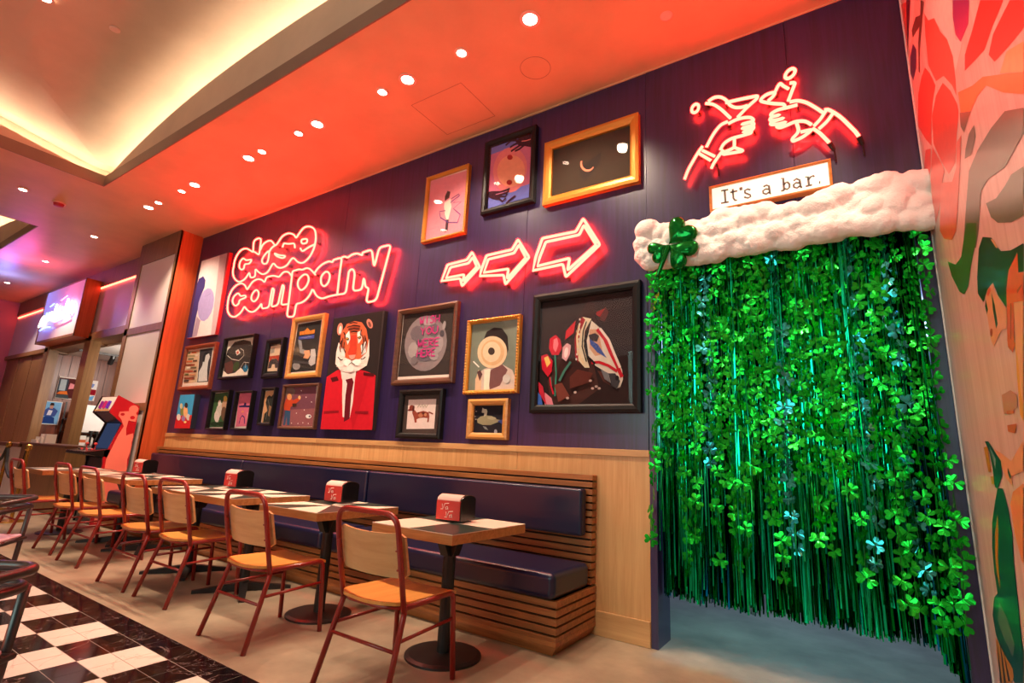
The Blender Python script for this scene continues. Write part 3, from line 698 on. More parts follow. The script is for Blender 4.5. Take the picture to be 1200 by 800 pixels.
('p',(110,115,190),0,[(38,755),(531,758),(554,46),(45,60)]),
('p',(205,110,140),0,[(41,645),(534,657),(548,205),(50,195)]),
('p',(225,125,125),0,[(485,330),(472,275),(448,228),(414,194),(371,174),(323,169),(272,181),(222,208),(177,249),(139,303),(111,364),(96,429),(94,493),(107,551),(133,600),(170,635),(215,654),(266,656),(317,641),(367,611),(411,567),(447,513),(472,453),(485,391)]),
('p',(235,150,120),0,[(464,330),(454,292),(435,261),(407,238),(372,226),(333,225),(291,236),(250,258),(212,289),(181,329),(158,373),(145,419),(143,463),(153,503),(173,536),(203,559),(239,570),(280,569),(322,556),(363,533),(400,500),(430,461),(451,417),(462,373)]),
('p',(60,30,45),0,[(528,721),(536,570),(451,611),(383,633),(346,687),(378,726)]),
('s',(60,30,45),22,[(380,698),(288,722),(227,690)]),
('s',(60,30,45),22,[(392,672),(325,667),(280,651)]),
('s',(60,30,45),22,[(416,644),(361,626),(294,605)]),
('s',(60,30,45),22,[(439,621),(385,597),(340,594)]),
('s',(60,30,45),22,[(357,694),(297,753),(257,741)]),
('p',(165,40,45),0,[(319,534),(316,523),(308,516),(296,514),(281,519),(268,528),(258,540),(254,553),(257,565),(265,572),(278,573),(292,569),(306,559),(315,547)]),
('p',(165,40,45),0,[(328,270),(325,259),(317,252),(304,250),(290,254),(277,263),(267,275),(263,287),(266,298),(274,305),(287,307),(301,303),(314,294),(324,283)]),
('p',(60,30,45),0,[(41,243),(98,240),(181,219),(224,160),(176,125),(104,156),(50,195)]),
('s',(60,30,45),20,[(182,206),(250,205),(306,210)]),
('s',(60,30,45),20,[(206,179),(268,175),(298,192)]),
('s',(60,30,45),20,[(208,154),(261,140),(278,167)]),
('s',(60,30,45),20,[(186,139),(228,98),(267,123)]),
('s',(60,30,45),20,[(270,69),(324,96),(374,120)]),
('s',(225,130,120),10,[(414,671),(459,661),(516,659)]),
('s',(190,120,150),8,[(148,190),(240,187)]),
],
'eclipse':[
('p',(64,54,46),0,[(54,562),(816,544),(817,52),(61,68)]),
('p',(52,46,44),0,[(335,278),(541,385),(529,277),(380,139)]),
('p',(235,140,110),0,[(470,251),(463,242),(453,235),(442,231),(430,229),(417,231),(404,235),(391,242),(379,252),(368,264),(359,277),(351,292),(346,307),(344,322),(345,336),(348,350),(364,348),(362,337),(361,325),(363,312),(367,300),(373,288),(381,276),(390,267),(400,259),(411,253),(422,249),(433,248),(443,249),(452,252),(460,258),(466,266)]),
],
}
NEON_CLOSE=[(1,[(-7242,3619),(-7243,3697),(-7201,3780),(-7107,3840),(-6974,3834),(-6850,3778),(-6792,3761),(-6804,3915),(-6646,3915),(-6621,3748),(-6567,3812),(-6474,3843),(-6370,3828),(-6260,3746),(-6200,3776),(-6122,3845),(-5993,3860),(-5872,3817),(-5805,3762),(-5760,3799),(-5668,3867),(-5543,3858),(-5435,3794),(-5391,3705),(-5380,3613),(-5402,3517),(-5468,3428),(-5577,3381),(-5689,3411),(-5813,3485),(-5921,3406),(-6048,3392),(-6151,3428),(-6242,3484),(-6334,3387),(-6448,3370),(-6562,3418),(-6647,3469),(-6640,3370),(-6745,3374),(-6797,3444),(-6882,3371),(-7027,3350),(-7172,3429),(-7241,3529)]),
(1,[(-7020,3696),(-6932,3654),(-6799,3637),(-6838,3588),(-6947,3594),(-6962,3534),(-7026,3532),(-7085,3580),(-7086,3656)]),
(0,[(-6621,3748),(-6622,3673),(-6720,3729),(-6792,3761)]),
(1,[(-6392,3686),(-6482,3648),(-6525,3582),(-6480,3526),(-6398,3517),(-6374,3580)]),
(0,[(-6260,3746),(-6343,3725),(-6387,3667)]),
(1,[(-6240,3627),(-6133,3584),(-5992,3546),(-6043,3526),(-6190,3582)]),
(0,[(-6081,3681),(-6067,3738),(-5956,3704),(-5824,3690),(-5799,3621)]),
(1,[(-5676,3706),(-5568,3694),(-5566,3644),(-5656,3654)]),
(0,[(-5677,3592),(-5629,3537),(-5499,3574),(-5376,3590)])]
NEON_COMPANY=[(0,[(-5289,3178),(-5339,3219),(-5418,3276),(-5490,3299),(-5573,3285),(-5630,3306),(-5779,3302),(-5771,3233),(-5752,2705),(-5600,2688),(-5596,2854),(-5509,2849),(-5414,2874),(-5343,2929),(-5308,2999)]),
(0,[(-5771,3233),(-5862,3310),(-5976,3328),(-6053,3266),(-6115,3287),(-6198,3312),(-6353,3313),(-6373,3239),(-6446,3292),(-6555,3320),(-6673,3302),(-6738,3239),(-6778,3196),(-6855,3281),(-6953,3320),(-7061,3317),(-7178,3265),(-7235,3160),(-7229,3035),(-7200,2945),(-7109,2867),(-6979,2834),(-6843,2879),(-6774,2966),(-6730,2926),(-6633,2872),(-6526,2854),(-6419,2900),(-6367,2963),(-6345,2879),(-6180,2876),(-6180,2985),(-6172,3139),(-6124,3115),(-6127,2978),(-6133,2876),(-5985,2883),(-5968,3036),(-5951,3153),(-5911,3124),(-5911,3006),(-5920,2878),(-5765,2870)]),
(1,[(-6997,3178),(-7095,3142),(-7106,3069),(-7020,3003),(-6939,3023),(-6921,3070),(-6789,3089),(-6809,3122),(-6918,3130)]),
(1,[(-6552,3164),(-6630,3115),(-6630,3044),(-6548,3004),(-6480,3048),(-6479,3118)]),
(1,[(-5523,3216),(-5615,3164),(-5614,3086),(-5539,3021),(-5452,3046),(-5409,3121),(-5441,3192)]),
(0,[(-5317,3194),(-5264,3253),(-5172,3298),(-5055,3311),(-4991,3286),(-4977,3313),(-4824,3316),(-4831,3128),(-4825,2865)]),
(0,[(-4824,3316),(-4768,3319),(-4726,3292),(-4657,3318),(-4567,3321),(-4470,3278),(-4472,3310),(-4320,3319),(-4251,3096),(-4201,3321),(-4019,3316),(-4158,2709),(-4316,2705),(-4300,2869),(-4354,2886),(-4401,3015),(-4410,2863),(-4561,2872),(-4562,3085),(-4608,3143),(-4669,3128),(-4676,2857),(-4825,2865),(-4967,2865),(-5100,2850),(-5210,2898),(-5290,2988)]),
(1,[(-5108,3180),(-5167,3130),(-5151,3047),(-5082,3004),(-5021,3041),(-5007,3118),(-5047,3170)])]
NEON_HAND_L=[(0,[(-734,3819),(-697,3838),(-652,3829),(-610,3788),(-586,3730),(-552,3697),(-502,3683),(-468,3686)]),
(0,[(-615,3763),(-507,3753),(-399,3737),(-408,3715),(-468,3676),(-539,3614)]),
(0,[(-753,3810),(-699,3784),(-647,3722),(-586,3625)]),
(1,[(-810,3775),(-824,3763),(-840,3763),(-852,3775),(-855,3796),(-848,3816),(-834,3828),(-818,3828),(-806,3815),(-804,3795)]),
(0,[(-604,3585),(-548,3601),(-489,3596),(-448,3581),(-432,3547),(-483,3549),(-521,3548),(-450,3548),(-429,3516),(-484,3519),(-522,3515),(-437,3506),(-440,3486),(-523,3485),(-453,3476),(-456,3460),(-520,3458),(-588,3461),(-641,3437),(-664,3393)]),
(0,[(-604,3603),(-652,3597),(-698,3550),(-736,3489),(-760,3444)]),
(0,[(-786,3461),(-819,3421),(-858,3360),(-896,3298),(-921,3232)]),
(0,[(-787,3427),(-705,3354)]),
(0,[(-810,3408),(-730,3326)]),
(0,[(-643,3386),(-679,3346),(-716,3296),(-730,3265)]),
(0,[(-567,3448),(-570,3383),(-600,3373),(-652,3367),(-646,3351),(-505,3335),(-550,3367),(-572,3384)])]
NEON_HAND_R=[(1,[(-178,3808),(-197,3799),(-214,3802),(-222,3817),(-218,3838),(-204,3856),(-185,3865),(-169,3861),(-161,3846),(-165,3825)]),
(0,[(-337,3672),(-304,3694),(-286,3723),(-342,3730),(-397,3695),(-323,3646),(-242,3610),(-238,3586)]),
(0,[(-286,3733),(-272,3763),(-255,3782),(-241,3756),(-208,3717)]),
(0,[(-198,3758),(-164,3751),(-186,3698),(-215,3625)]),
(0,[(-163,3575),(-217,3576),(-286,3582),(-331,3563),(-316,3540),(-262,3538),(-328,3540),(-336,3515),(-291,3504),(-240,3505),(-329,3502),(-332,3483),(-285,3469),(-227,3471),(-301,3458),(-279,3438),(-232,3444),(-186,3456),(-127,3440),(-93,3399)]),
(0,[(-207,3614),(-161,3609),(-111,3575),(-63,3518),(-23,3464)]),
(0,[(-79,3385),(-41,3419),(-8,3468)]),
(0,[(32,3439),(-7,3388),(-52,3355)]),
(0,[(-15,3480),(6,3477),(33,3448),(71,3397),(113,3318),(142,3262),(154,3229)]),
(0,[(-88,3369),(-54,3329),(-23,3272),(-4,3236)]),
(0,[(-176,3438),(-165,3372),(-209,3334),(-208,3312),(-149,3323),(-104,3351),(-95,3362),(-158,3366)])]
NEON_ARROW_A=[(2,[(-2216,2729),(-2194,2846),(-2133,3009),(-1813,3004),(-1748,3105),(-1598,2846),(-1896,2621),(-1927,2737)]),
(2,[(-2173,2762),(-2153,2838),(-2098,2968),(-1781,2969),(-1741,3046),(-1629,2851),(-1882,2676),(-1865,2779)])]
NEON_ARROW_B=[(2,[(-2789,2770),(-2775,2834),(-2726,2959),(-2444,2964),(-2385,3049),(-2260,2858),(-2497,2645),(-2521,2736)]),
(2,[(-2744,2796),(-2703,2918),(-2420,2927),(-2373,2997),(-2295,2861),(-2482,2696),(-2473,2787)])]
NEON_ARROW_C=[(2,[(-3256,2792),(-3196,2948),(-2955,2958),(-2900,3025),(-2797,2863),(-2994,2702),(-3022,2782)]),
(2,[(-3200,2815),(-3154,2915),(-2932,2920),(-2889,2972),(-2833,2867),(-2988,2748),(-2977,2814)])]
MURAL=[((224,84,58),[(250,4384),(-370,3830),(-28,3702),(32,3849)]),
((90,20,30),[(-258,3930),(-397,3806),(-24,3717)]),
((246,222,212),[(-413,3792),(-524,3693),(-378,3672),(-224,3670),(-114,3685)]),
((86,28,86),[(-281,3607),(-363,3503),(-278,3443),(-116,3479),(-44,3579),(-119,3644)]),
((112,66,36),[(-477,3622),(-651,3490),(-562,3495),(-308,3626),(-296,3683)]),
((112,66,36),[(-684,3550),(-761,3471),(-650,3454),(-458,3418),(-373,3340),(-333,3380),(-444,3483),(-605,3513)]),
((246,222,212),[(-807,3440),(-1296,3004),(-1245,2926),(-1250,2858),(-1344,2771),(-1168,2769),(-1114,2972),(-994,3135),(-915,3244),(-775,3348),(-724,3442)]),
((228,100,76),[(-730,3426),(-795,3331),(-933,3228),(-1009,3092),(-1112,2969),(-1166,2843),(-1146,2745),(-1119,2692),(-1074,2772),(-942,2913),(-762,3014),(-635,3199),(-672,3352)]),
((224,84,58),[(-536,3258),(-646,3141),(-739,3006),(-603,3003),(-506,2967),(-409,2870),(-258,2999),(-58,3203),(-207,3312),(-400,3299)]),
((224,84,58),[(-904,2905),(-1029,2778),(-1111,2658),(-1115,2623),(-992,2555),(-916,2500),(-736,2536),(-618,2661),(-468,2851),(-538,2967),(-712,2969)]),
((150,40,104),[(-1308,2992),(-1522,2802),(-1462,2753),(-1320,2791),(-1263,2871),(-1267,2948)]),
((222,60,40),[(-1643,2693),(-1850,2509),(-1701,2534),(-1596,2540),(-1312,2668),(-1350,2710),(-1503,2697)]),
((222,60,40),[(-1901,2463),(-1995,2380),(-1959,2325),(-1837,2370),(-1677,2434),(-1631,2494),(-1708,2509),(-1848,2476)]),
((248,184,120),[(-1941,2298),(-1900,2234),(-1705,2371),(-1799,2376)]),
((236,146,74),[(-1156,2682),(-1384,2554),(-1526,2488),(-1765,2327),(-1900,2234),(-1869,2187),(-1705,2305),(-1547,2440),(-1427,2482),(-1303,2501),(-1145,2596)]),
((112,108,84),[(-1131,2605),(-1303,2501),(-1149,2505),(-1109,2556)]),
((224,84,58),[(-208,2959),(-374,2875),(-286,2800),(-158,2804),(-60,2920)]),
((224,84,58),[(-430,2853),(-597,2673),(-650,2599),(-577,2591),(-455,2538),(-206,2513),(-173,2629),(-241,2762)]),
((228,100,76),[(-1100,2522),(-906,2383),(-720,2262),(-590,2268),(-394,2349),(-296,2436),(-521,2600),(-786,2472),(-917,2474),(-1007,2546)]),
((112,108,84),[(-1319,2434),(-1316,2387),(-1198,2376),(-1094,2418),(-1135,2441),(-1226,2454)]),
((112,108,84),[(-1690,2251),(-1850,2158),(-1813,2102),(-1593,2115),(-1379,2183),(-1262,2194),(-1131,2094),(-1046,2056),(-810,2145),(-960,2240),(-1133,2345),(-1308,2335),(-1522,2296)]),  # leaf green greyed here: reflected white light put into the colour
((58,110,28),[(-961,2196),(-1119,2130),(-1082,2084),(-906,2026),(-803,1974),(-692,1968),(-591,2009),(-450,2133),(-398,2227),(-591,2143),(-744,2127),(-878,2180)]),
((112,108,84),[(-1764,2027),(-1648,2063),(-1560,2067),(-1444,2081),(-1306,2126),(-1343,2057),(-1415,2005),(-1566,1943),(-1689,1912)]),
((244,172,126),[(-1214,1875),(-1249,1848),(-1212,1836),(-1261,1792),(-1346,1723),(-1307,1666),(-1230,1678),(-1089,1650),(-1063,1674),(-1059,1787),(-1086,1842)]),
((26,34,24),[(-1183,2047),(-1304,1996),(-1349,1949),(-1397,1911),(-1506,1873),(-1644,1844),(-1598,1773),(-1532,1790),(-1569,1844),(-1480,1834),(-1429,1808),(-1350,1727),(-1264,1797),(-1227,1855),(-1114,1859),(-1033,1835),(-961,1892),(-990,1950),(-1092,2034)]),
((244,172,126),[(-1290,1996),(-1331,1977),(-1364,1935),(-1344,1942)]),
((26,34,24),[(-1182,1833),(-1199,1780),(-1200,1709),(-1166,1699),(-1164,1771)]),
((26,34,24),[(-1078,1832),(-1087,1792),(-1060,1780),(-1049,1815)]),
((190,60,40),[(-1107,1698),(-1093,1689),(-1074,1688),(-1061,1696),(-1062,1708),(-1077,1717),(-1096,1717),(-1108,1709)]),
((226,78,54),[(-1172,1857),(-1181,1839),(-1118,1833),(-1112,1848)]),
((244,172,126),[(-1443,1718),(-1548,1696),(-1331,1365),(-1299,1378),(-1344,1508)]),
((238,166,58),[(-1386,1609),(-1346,1511),(-1301,1381),(-1327,1358),(-1358,1406),(-1352,1443),(-1388,1556)]),
((226,74,50),[(-1575,1839),(-1549,1785),(-1595,1769),(-1548,1696),(-1444,1720),(-1378,1607),(-1384,1600),(-1337,1578),(-1289,1606),(-1294,1630),(-1388,1782),(-1453,1827)]),
((150,30,25),[(-1501,1743),(-1561,1745),(-1561,1740),(-1502,1732)]),
((150,30,25),[(-1407,1728),(-1418,1725),(-1345,1619),(-1337,1626)]),
((205,130,105),[(-1094,1469),(-1229,1469),(-1301,1444),(-1284,1404),(-1084,1401)]),
((215,95,65),[(-1127,1409),(-1228,1401),(-1232,1390),(-1131,1397)]),
((215,95,65),[(-1105,1360),(-1241,1355),(-1200,1326),(-1102,1338)]),
((244,172,126),[(-831,1287),(-966,1263),(-1082,1236),(-1287,1297),(-1224,1201),(-1046,1184),(-1047,1148),(-961,1177),(-926,1208)]),
((250,150,100),[(-1199,1162),(-1035,1130),(-966,1086),(-962,986),(-1002,898),(-1020,889)]),
((12,82,76),[(-1014,1214),(-1046,1184),(-1024,1172),(-1001,1196)]),
((205,140,45),[(-626,1302),(-707,1302),(-707,1201),(-650,1199)]),
((205,140,45),[(-679,1182),(-737,1182),(-731,1152),(-680,1151)]),
((12,82,76),[(-670,1325),(-739,1321),(-920,1239),(-894,1183),(-784,1136),(-738,1139),(-745,1216),(-728,1284)]),
((120,160,150),[(-744,1304),(-834,1248),(-799,1209),(-774,1262)]),
((12,82,76),[(-784,1136),(-877,1138),(-915,1072),(-921,982),(-871,869),(-838,717),(-802,594),(-801,554),(-718,428),(-552,379),(-432,420),(-279,490),(-266,571),(-370,662),(-464,696),(-457,780),(-495,888),(-572,992),(-695,1081)]),
((200,135,50),[(-711,1035),(-683,974),(-589,858),(-535,725),(-515,788),(-532,858),(-591,939)]),
((88,118,108),[(-475,664),(-602,621),(-668,550),(-594,482),(-444,528),(-376,573)]),
((205,140,45),[(-270,477),(-448,444),(-558,430),(-550,397),(-480,358),(-238,286),(-227,393)]),
((26,34,24),[(-348,479),(-364,462),(-364,323),(-315,309)]),
((26,34,24),[(-412,461),(-423,444),(-467,360),(-417,345)]),
((26,34,24),[(-289,464),(-291,437),(-264,294),(-211,278)])]
SIGN_STROKES=[[(-673,3076),(-625,3073)],[(-649,3074),(-647,2979)],[(-677,2981),(-626,2979)],[(-614,3048),(-566,3048)],[(-596,3070),(-594,3000),(-584,2979),(-571,2980)],[(-544,3070),(-542,3046)],[(-483,3033),(-500,3044),(-519,3038),(-518,3020),(-502,3008),(-487,2997),(-484,2984),(-500,2977),(-519,2985),(-524,2994)],[(-402,3035),(-383,3042),(-368,3032),(-365,2975)],[(-366,3007),(-389,3015),(-406,3006),(-405,2988),(-388,2977),(-367,2987)],[(-366,2973),(-358,2975)],[(-293,3065),(-280,3066),(-280,2977)],[(-298,2977),(-278,2977)],[(-280,3012),(-271,3028),(-257,3031),(-246,3012),(-247,2990),(-260,2979),(-277,2987)],[(-221,3030),(-203,3040),(-186,3026),(-183,2973)],[(-184,3004),(-208,3012),(-223,3002),(-221,2983),(-204,2973),(-186,2985)],[(-185,2971),(-174,2973)],[(-153,3037),(-138,3036),(-136,2975)],[(-155,2972),(-118,2973)],[(-137,3013),(-124,3031),(-107,3035),(-104,3025)],[(-80,2979),(-72,2978)]]
# ------------------------------------------------------------------ setting
XR, ZC = 0.447, 4.33
# floor
struct('floor', MB().box(-20, 4, -10, 3.2, -0.1, 0), M['concrete'])
fl = struct('floor.001', MB().box(-9.5, -1.2, -5.2, -1.875, 0.0, 0.0034), M['grout'])
tx, ty = 0.15875, 0.1535
tw = MB().box(0, tx-0.004, 0, ty-0.004, 0, 0.0045)
protos, stuff = {}, {'w': MB(), 'b': MB()}
ntile = 0
for i in range(-22, 26):
    for j in range(-21, 1):
        x, y = -4.80+i*tx, -2.025+j*ty
        if x < -9.4 or x > -1.4: continue
        border = j == 0
        white = not border and ((i//2) + ((-j-1)//2)) % 2 == 0
        near = -5.9 < x < -2.35 and y > -3.02 and (y > -2.03-0.45*(x+5.9) - 0.2 or True) and (x+4.8)*0.55 - (y+2.03) < 1.75
        k = 'w' if white else 'b'
        if near and ntile < 298 and y > -2.85:
            ntile += 1
            if k not in protos:
                o = obj('floor_tile', tw, M['tile_white'] if white else M['tile_black'], fl)
                protos[k] = o
            else:
                o = protos[k].copy(); COL.objects.link(o)
            o.location = (x+0.002, y+0.002, 0)
        else:
            stuff[k].box(x+0.0015, x+tx-0.0015, y+0.0015, y+ty-0.0015, 0, 0.0045)
obj('distant_white_tiles', stuff['w'], M['tile_white'], fl, kind='stuff')
obj('distant_black_tiles', stuff['b'], M['tile_black'], fl, kind='stuff')

# back wall with its navy panels; the doorway to the bar stays open
DX0, DX1, DZ = -1.175, 0.40, 2.62
wb = struct('wall_back', MB().box(-8.5, DX0-0.045, 0.02, 0.24, 0, ZC).box(DX0-0.045, DX1, 0.02, 0.24, DZ, ZC).box(DX1, XR, 0.02, 0.24, 0, ZC), M['dark'])
edges = [-8.5, -7.40, -6.165, -4.92, -3.64, -2.335, -1.233]
for a, b in zip(edges[:-1], edges[1:]):
    obj('wall_panel', MB().box(a+0.002, b-0.002, 0, 0.02, 1.2, ZC), M['navy'], wb)
obj('wall_panel', MB().box(-1.231, XR-0.66, -0.004, 0.02, DZ, ZC), M['navy'], wb)
obj('wall_panel', MB().box(XR-0.657, XR, -0.004, 0.02, DZ, ZC), M['navy'], wb)
obj('door_jamb', MB().box(DX0-0.047, DX0, -0.02, 0.235, 0, DZ+0.02), M['navy'], wb)
obj('door_jamb', MB().box(DX1-0.03, XR, -0.012, 0.235, 0, DZ+0.02), M['navy'], wb)
# maple wainscot behind and beside the bench
wedges = [-8.44, -7.396, -6.157, -4.927, -3.605, -2.317, -1.222]
for a, b in zip(wedges[:-1], wedges[1:]):
    obj('wainscot_panel', MB().box(a+0.0015, b-0.0015, -0.02, 0.0, 0.0, 1.203), M['maple'], wb)
    obj('cap_rail', MB().box(a+0.0005, b-0.0005, -0.03, 0.0, 1.203, 1.252), M['maple_x'], wb, bevel=0.003)
struct('baseboard_back', MB().box(-1.62, -1.224, -0.034, -0.021, 0, 0.158), M['maple_x'], bevel=0.004)
struct('trim_1', MB().box(-8.5, XR, -0.012, 0.0, ZC-0.012, ZC), M['plaster'])
# right wall with the mural
wr = struct('wall_right', MB().box(XR, XR+0.12, -2.7, -0.022, 0, ZC), M['salmon'])
mm = MB()
for i, (c, p) in enumerate(MURAL):
    d = 0.0004+0.00005*i
    mm.add([(XR-d, a/1000, min(b/1000, ZC-0.013)) for a, b in p], [tuple(range(len(p)))], 0, lin(c))
obj('painted_mural', mm, M['mural'], wr)
obj('corner_bead', MB().box(XR-0.006, XR, -0.034, -0.022, 0, ZC), M['white_panel'], wr)

# ceiling: flat bands round two shallow vaulted bays
BAYS = [(-7.93, -0.9), (-17.5, -10.5)]
YB0, YB1 = -1.52, -8.6
cb = MB()
cb.box(-19, XR, YB0, 0.0, ZC, ZC+0.02)
cb.box(-10.5, -7.93, YB1, YB0, ZC, ZC+0.02).box(-0.9, 4, YB1, YB0, ZC, ZC+0.02).box(-19, -17.5, YB1, YB0, ZC, ZC+0.02).box(-19, 4, -10, YB1, ZC, ZC+0.02)
ce = struct('ceiling', cb, M['plaster'])
def bay(x0, x1, mirror):
    xc, hw = (x0+x1)/2, (x1-x0)/2
    hA = lambda x: 4.47+0.47*(1-min(1, abs((x-xc)/hw))**2.3)
    def hB(x, y):
        d = max(0.0, min(YB0-y, y-YB1)); return 4.45+0.17*d+0.10*max(0.0, min(x-x0, x1-x))
    def z(x, y): return max(hA(x), hB(x, y))
    g = MB()
    nx, ny = 72, 64
    X = [x0-0.22+(x1-x0+0.44)*i/nx for i in range(nx+1)]
    Y = [YB0+0.22-(YB0-YB1+0.44)*j/ny for j in range(ny+1)]
    vs = [(x, y, z(min(max(x, x0), x1), min(max(y, YB1), YB0))+0.17) for y in Y for x in X]
    g.add(vs, [(j*(nx+1)+i, j*(nx+1)+i+1, (j+1)*(nx+1)+i+1, (j+1)*(nx+1)+i) for j in range(ny) for i in range(nx)])
    obj('vault', g, M['vault_plaster'], ce, smooth=False)
    # dark lip, then the arched upstand that hides the light strip
    lp = MB()
    lp.box(x0, x1, YB0-0.012, YB0, ZC-0.002, 4.475).box(x0, x1, YB1, YB1+0.012, ZC-0.002, 4.475)
    lp.box(x0, x0+0.012, YB1, YB0, ZC-0.002, 4.475).box(x1-0.012, x1, YB1, YB0, ZC-0.002, 4.475)
    obj('ceiling_lip', lp, M['lip'], ce)
    n = 40
    xs = [x0+(x1-x0)*i/n for i in range(n+1)]
    up_ = MB()
    prof = [(x, 4.46) for x in xs]+[(x, max(4.465, hA(x)-0.035)) for x in xs[::-1]]
    for yy in (YB0-0.002, YB1+0.002):
        s = 1 if yy == YB0-0.002 else -1
        up_.prism(prof, lambda a, b, d, yy=yy: (a, yy+d, b), 0.0, s*0.02)
    ys = [YB0+(YB1-YB0)*i/n for i in range(n+1)]
    prof = [(y, 4.46) for y in ys]+[(y, max(4.462, hB(x0, y)-0.03)) for y in ys[::-1]]
    for xx, s in ((x0+0.002, -1), (x1-0.002, 1)):
        up_.prism(prof, lambda a, b, d, xx=xx: (xx+d, a, b), 0.0, s*0.02)
    obj('vault_upstand', up_, M['vault_plaster'], ce)
    st = MB()
    for yy in (YB0+0.10, YB1-0.10):
        st.tube([(x, yy, max(4.44, hA(x)-0.07)) for x in xs], 0.012, 6)
    for xx in (x0-0.10, x1+0.10):
        st.tube([(xx, y, max(4.44, hB(x0, y)-0.06)) for y in ys], 0.012, 6)
    obj('cove_led_strip', st, M['cove'], ce)
    # close the cove from behind
    bk = MB().box(x0-0.24, x1+0.24, YB0+0.2, YB0+0.22, ZC+0.02, 5.3).box(x0-0.24, x0-0.22, YB1, YB0+0.22, ZC+0.02, 5.2)
    obj('cove_back', bk, M['vault_plaster'], ce)
for k, (a, b) in enumerate(BAYS): bay(a, b, k)
# access hatch outline and round speaker grille seen as hairline joints in the plaster
def ring(r0_, r1_, z0, z1, n=28):
    m = MB()
    vs = [(r*math.cos(2*PI*k/n), r*math.sin(2*PI*k/n), z) for r, z in ((r0_, z0), (r1_, z0), (r1_, z1), (r0_, z1)) for k in range(n)]
    return m.add(vs, [(a*n+k, a*n+(k+1) % n, ((a+1) % 4)*n+(k+1) % n, ((a+1) % 4)*n+k) for a in range(4) for k in range(n)])
hx, hy = -2.95, -0.42
obj('hatch_joint', MB().box(hx-.3, hx+.3, hy-.26, hy-.257, ZC-.0015, ZC).box(hx-.3, hx+.3, hy+.257, hy+.26, ZC-.0015, ZC).box(hx-.3, hx-.297, hy-.26, hy+.26, ZC-.0015, ZC).box(hx+.297, hx+.3, hy-.26, hy+.26, ZC-.0015, ZC), M['lip'], ce)
o = obj('speaker_joint', ring(.125, .128, -0.0015, 0), M['lip'], ce); o.location = (-2.0, -0.50, ZC)

# ------------------------------------------------------------------ ceiling lights
def vault_z(x, y):
    return max(4.47+0.47*(1-min(1, abs((x+4.415)/3.515))**2.3), 4.45+0.17*(YB0-y)+0.1*(x+7.93))
def downlight(x, y, r, power, label, group=None, target=None, z=ZC, spot=95):
    t = thing('downlight', label, 'ceiling light', (x, y, z), 0, group)
    obj('trim_ring', ring(r*0.86, r*1.25, -0.006, 0.0), M['trim_ring'], t)
    obj('lens', MB().lathe([(r*0.87, -0.004), (r*0.87, 0.0)], seg=20), M['lamp'], t)
    l = add_light('spot', 'SPOT', (0, 0, -0.03), power, WARM, None, 0.05, spot=spot, blend=0.7, parent=t)
    d = Vector((0, 0, -1)) if target is None else (Vector(target)-Vector((x, y, z)))
    l.rotation_euler = d.to_track_quat('-Z', 'Y').to_euler()
    return t
LY = -0.945
big = [(-0.55, 'above the right end of the bench'), (-1.78, 'large bright downlight on orange ceiling nearest the mural'), (-3.035, 'second large bright downlight from the mural on orange ceiling'),
       (-4.29, 'third large bright downlight from the mural on orange ceiling'), (-5.535, 'fourth large bright downlight from the mural, over the word sign'), (-6.77, 'fifth large bright downlight from the mural, over the word sign'), (-8.07, 'last large bright downlight before the storefront corner')]
for x, lb in big[1:]:
    downlight(x, LY, 0.062, SPOT_BIG, lb, 'large downlights along the wall', (x, 0.0, 1.5))
downlight(0.04, LY, 0.062, SPOT_BIG*0.8, 'large downlight at the top edge, above the clinking hands neon', 'large downlights along the wall', (-0.34, -0.1, 2.55), spot=42)
small = [(-2.43, 'small round downlight between the two nearest large downlights'), (-3.35, 'small downlight just left of the second large downlight'), (-4.60, 'small downlight just left of the third large downlight'),
         (-5.27, 'small downlight just right of the fourth large downlight'), (-7.11, 'small downlight just left of the fifth large downlight'), (-7.77, 'small downlight just right of the last large downlight')]
for x, lb in small:
    downlight(x, LY, 0.045, SPOT_SMALL, lb, 'small downlights along the wall', (x-0.1, -1.25, 0), spot=70)
downlight(-9.06, -2.05, 0.05, 60, 'downlight on the mauve cross band beside the smoke detector', None, None)
downlight(-10.14, -0.91, 0.05, 260, 'downlight in the pink lit ceiling before the storefront', None, None)
downlight(-12.55, -0.89, 0.05, 260, 'downlight in the violet ceiling above the projecting box sign', None, None)
downlight(-15.25, -0.83, 0.05, 220, 'farthest downlight, in the violet ceiling at the left edge', None, None)
zz = vault_z(-5.87, -2.80)
downlight(-5.87, -2.80, 0.055, 60, 'lone downlight in the red brown vault', None, None, zz+0.16)
downlight(-0.45, -2.5, 0.062, 150, 'downlight out of frame that washes the mural', None, (XR, -1.15, 1.9), spot=75)
def ceiling_disc(name, label, cat, loc, r, h, m):
    o = obj(name, MB().lathe([(r*0.75, -h), (r, -h*0.55), (r, 0.0)], seg=20), m)
    o.location = loc
    return tag(o, label, cat)
ceiling_disc('sprinkler_cover', 'round pale cover plate on the orange ceiling near top centre', 'sprinkler', (-0.915, -0.465, ZC), 0.045, 0.006, M['trim_ring'])
ceiling_disc('sprinkler_cover', 'small round cover plate on the crease of the vault', 'sprinkler', (-5.75, -2.30, vault_z(-5.75, -2.30)+0.165), 0.045, 0.014, M['trim_ring'])
sd = thing('smoke_detector', 'round smoke detector with a red ring on the mauve ceiling band', 'detector', (-9.12, -1.65, ZC))
obj('base', MB().lathe([(0.075, -0.012), (0.075, 0)], seg=20), M['trim_ring'], sd)
obj('cap', MB().lathe([(0.03, -0.05), (0.055, -0.044), (0.062, -0.012)], seg=20), M['cab_red'], sd)
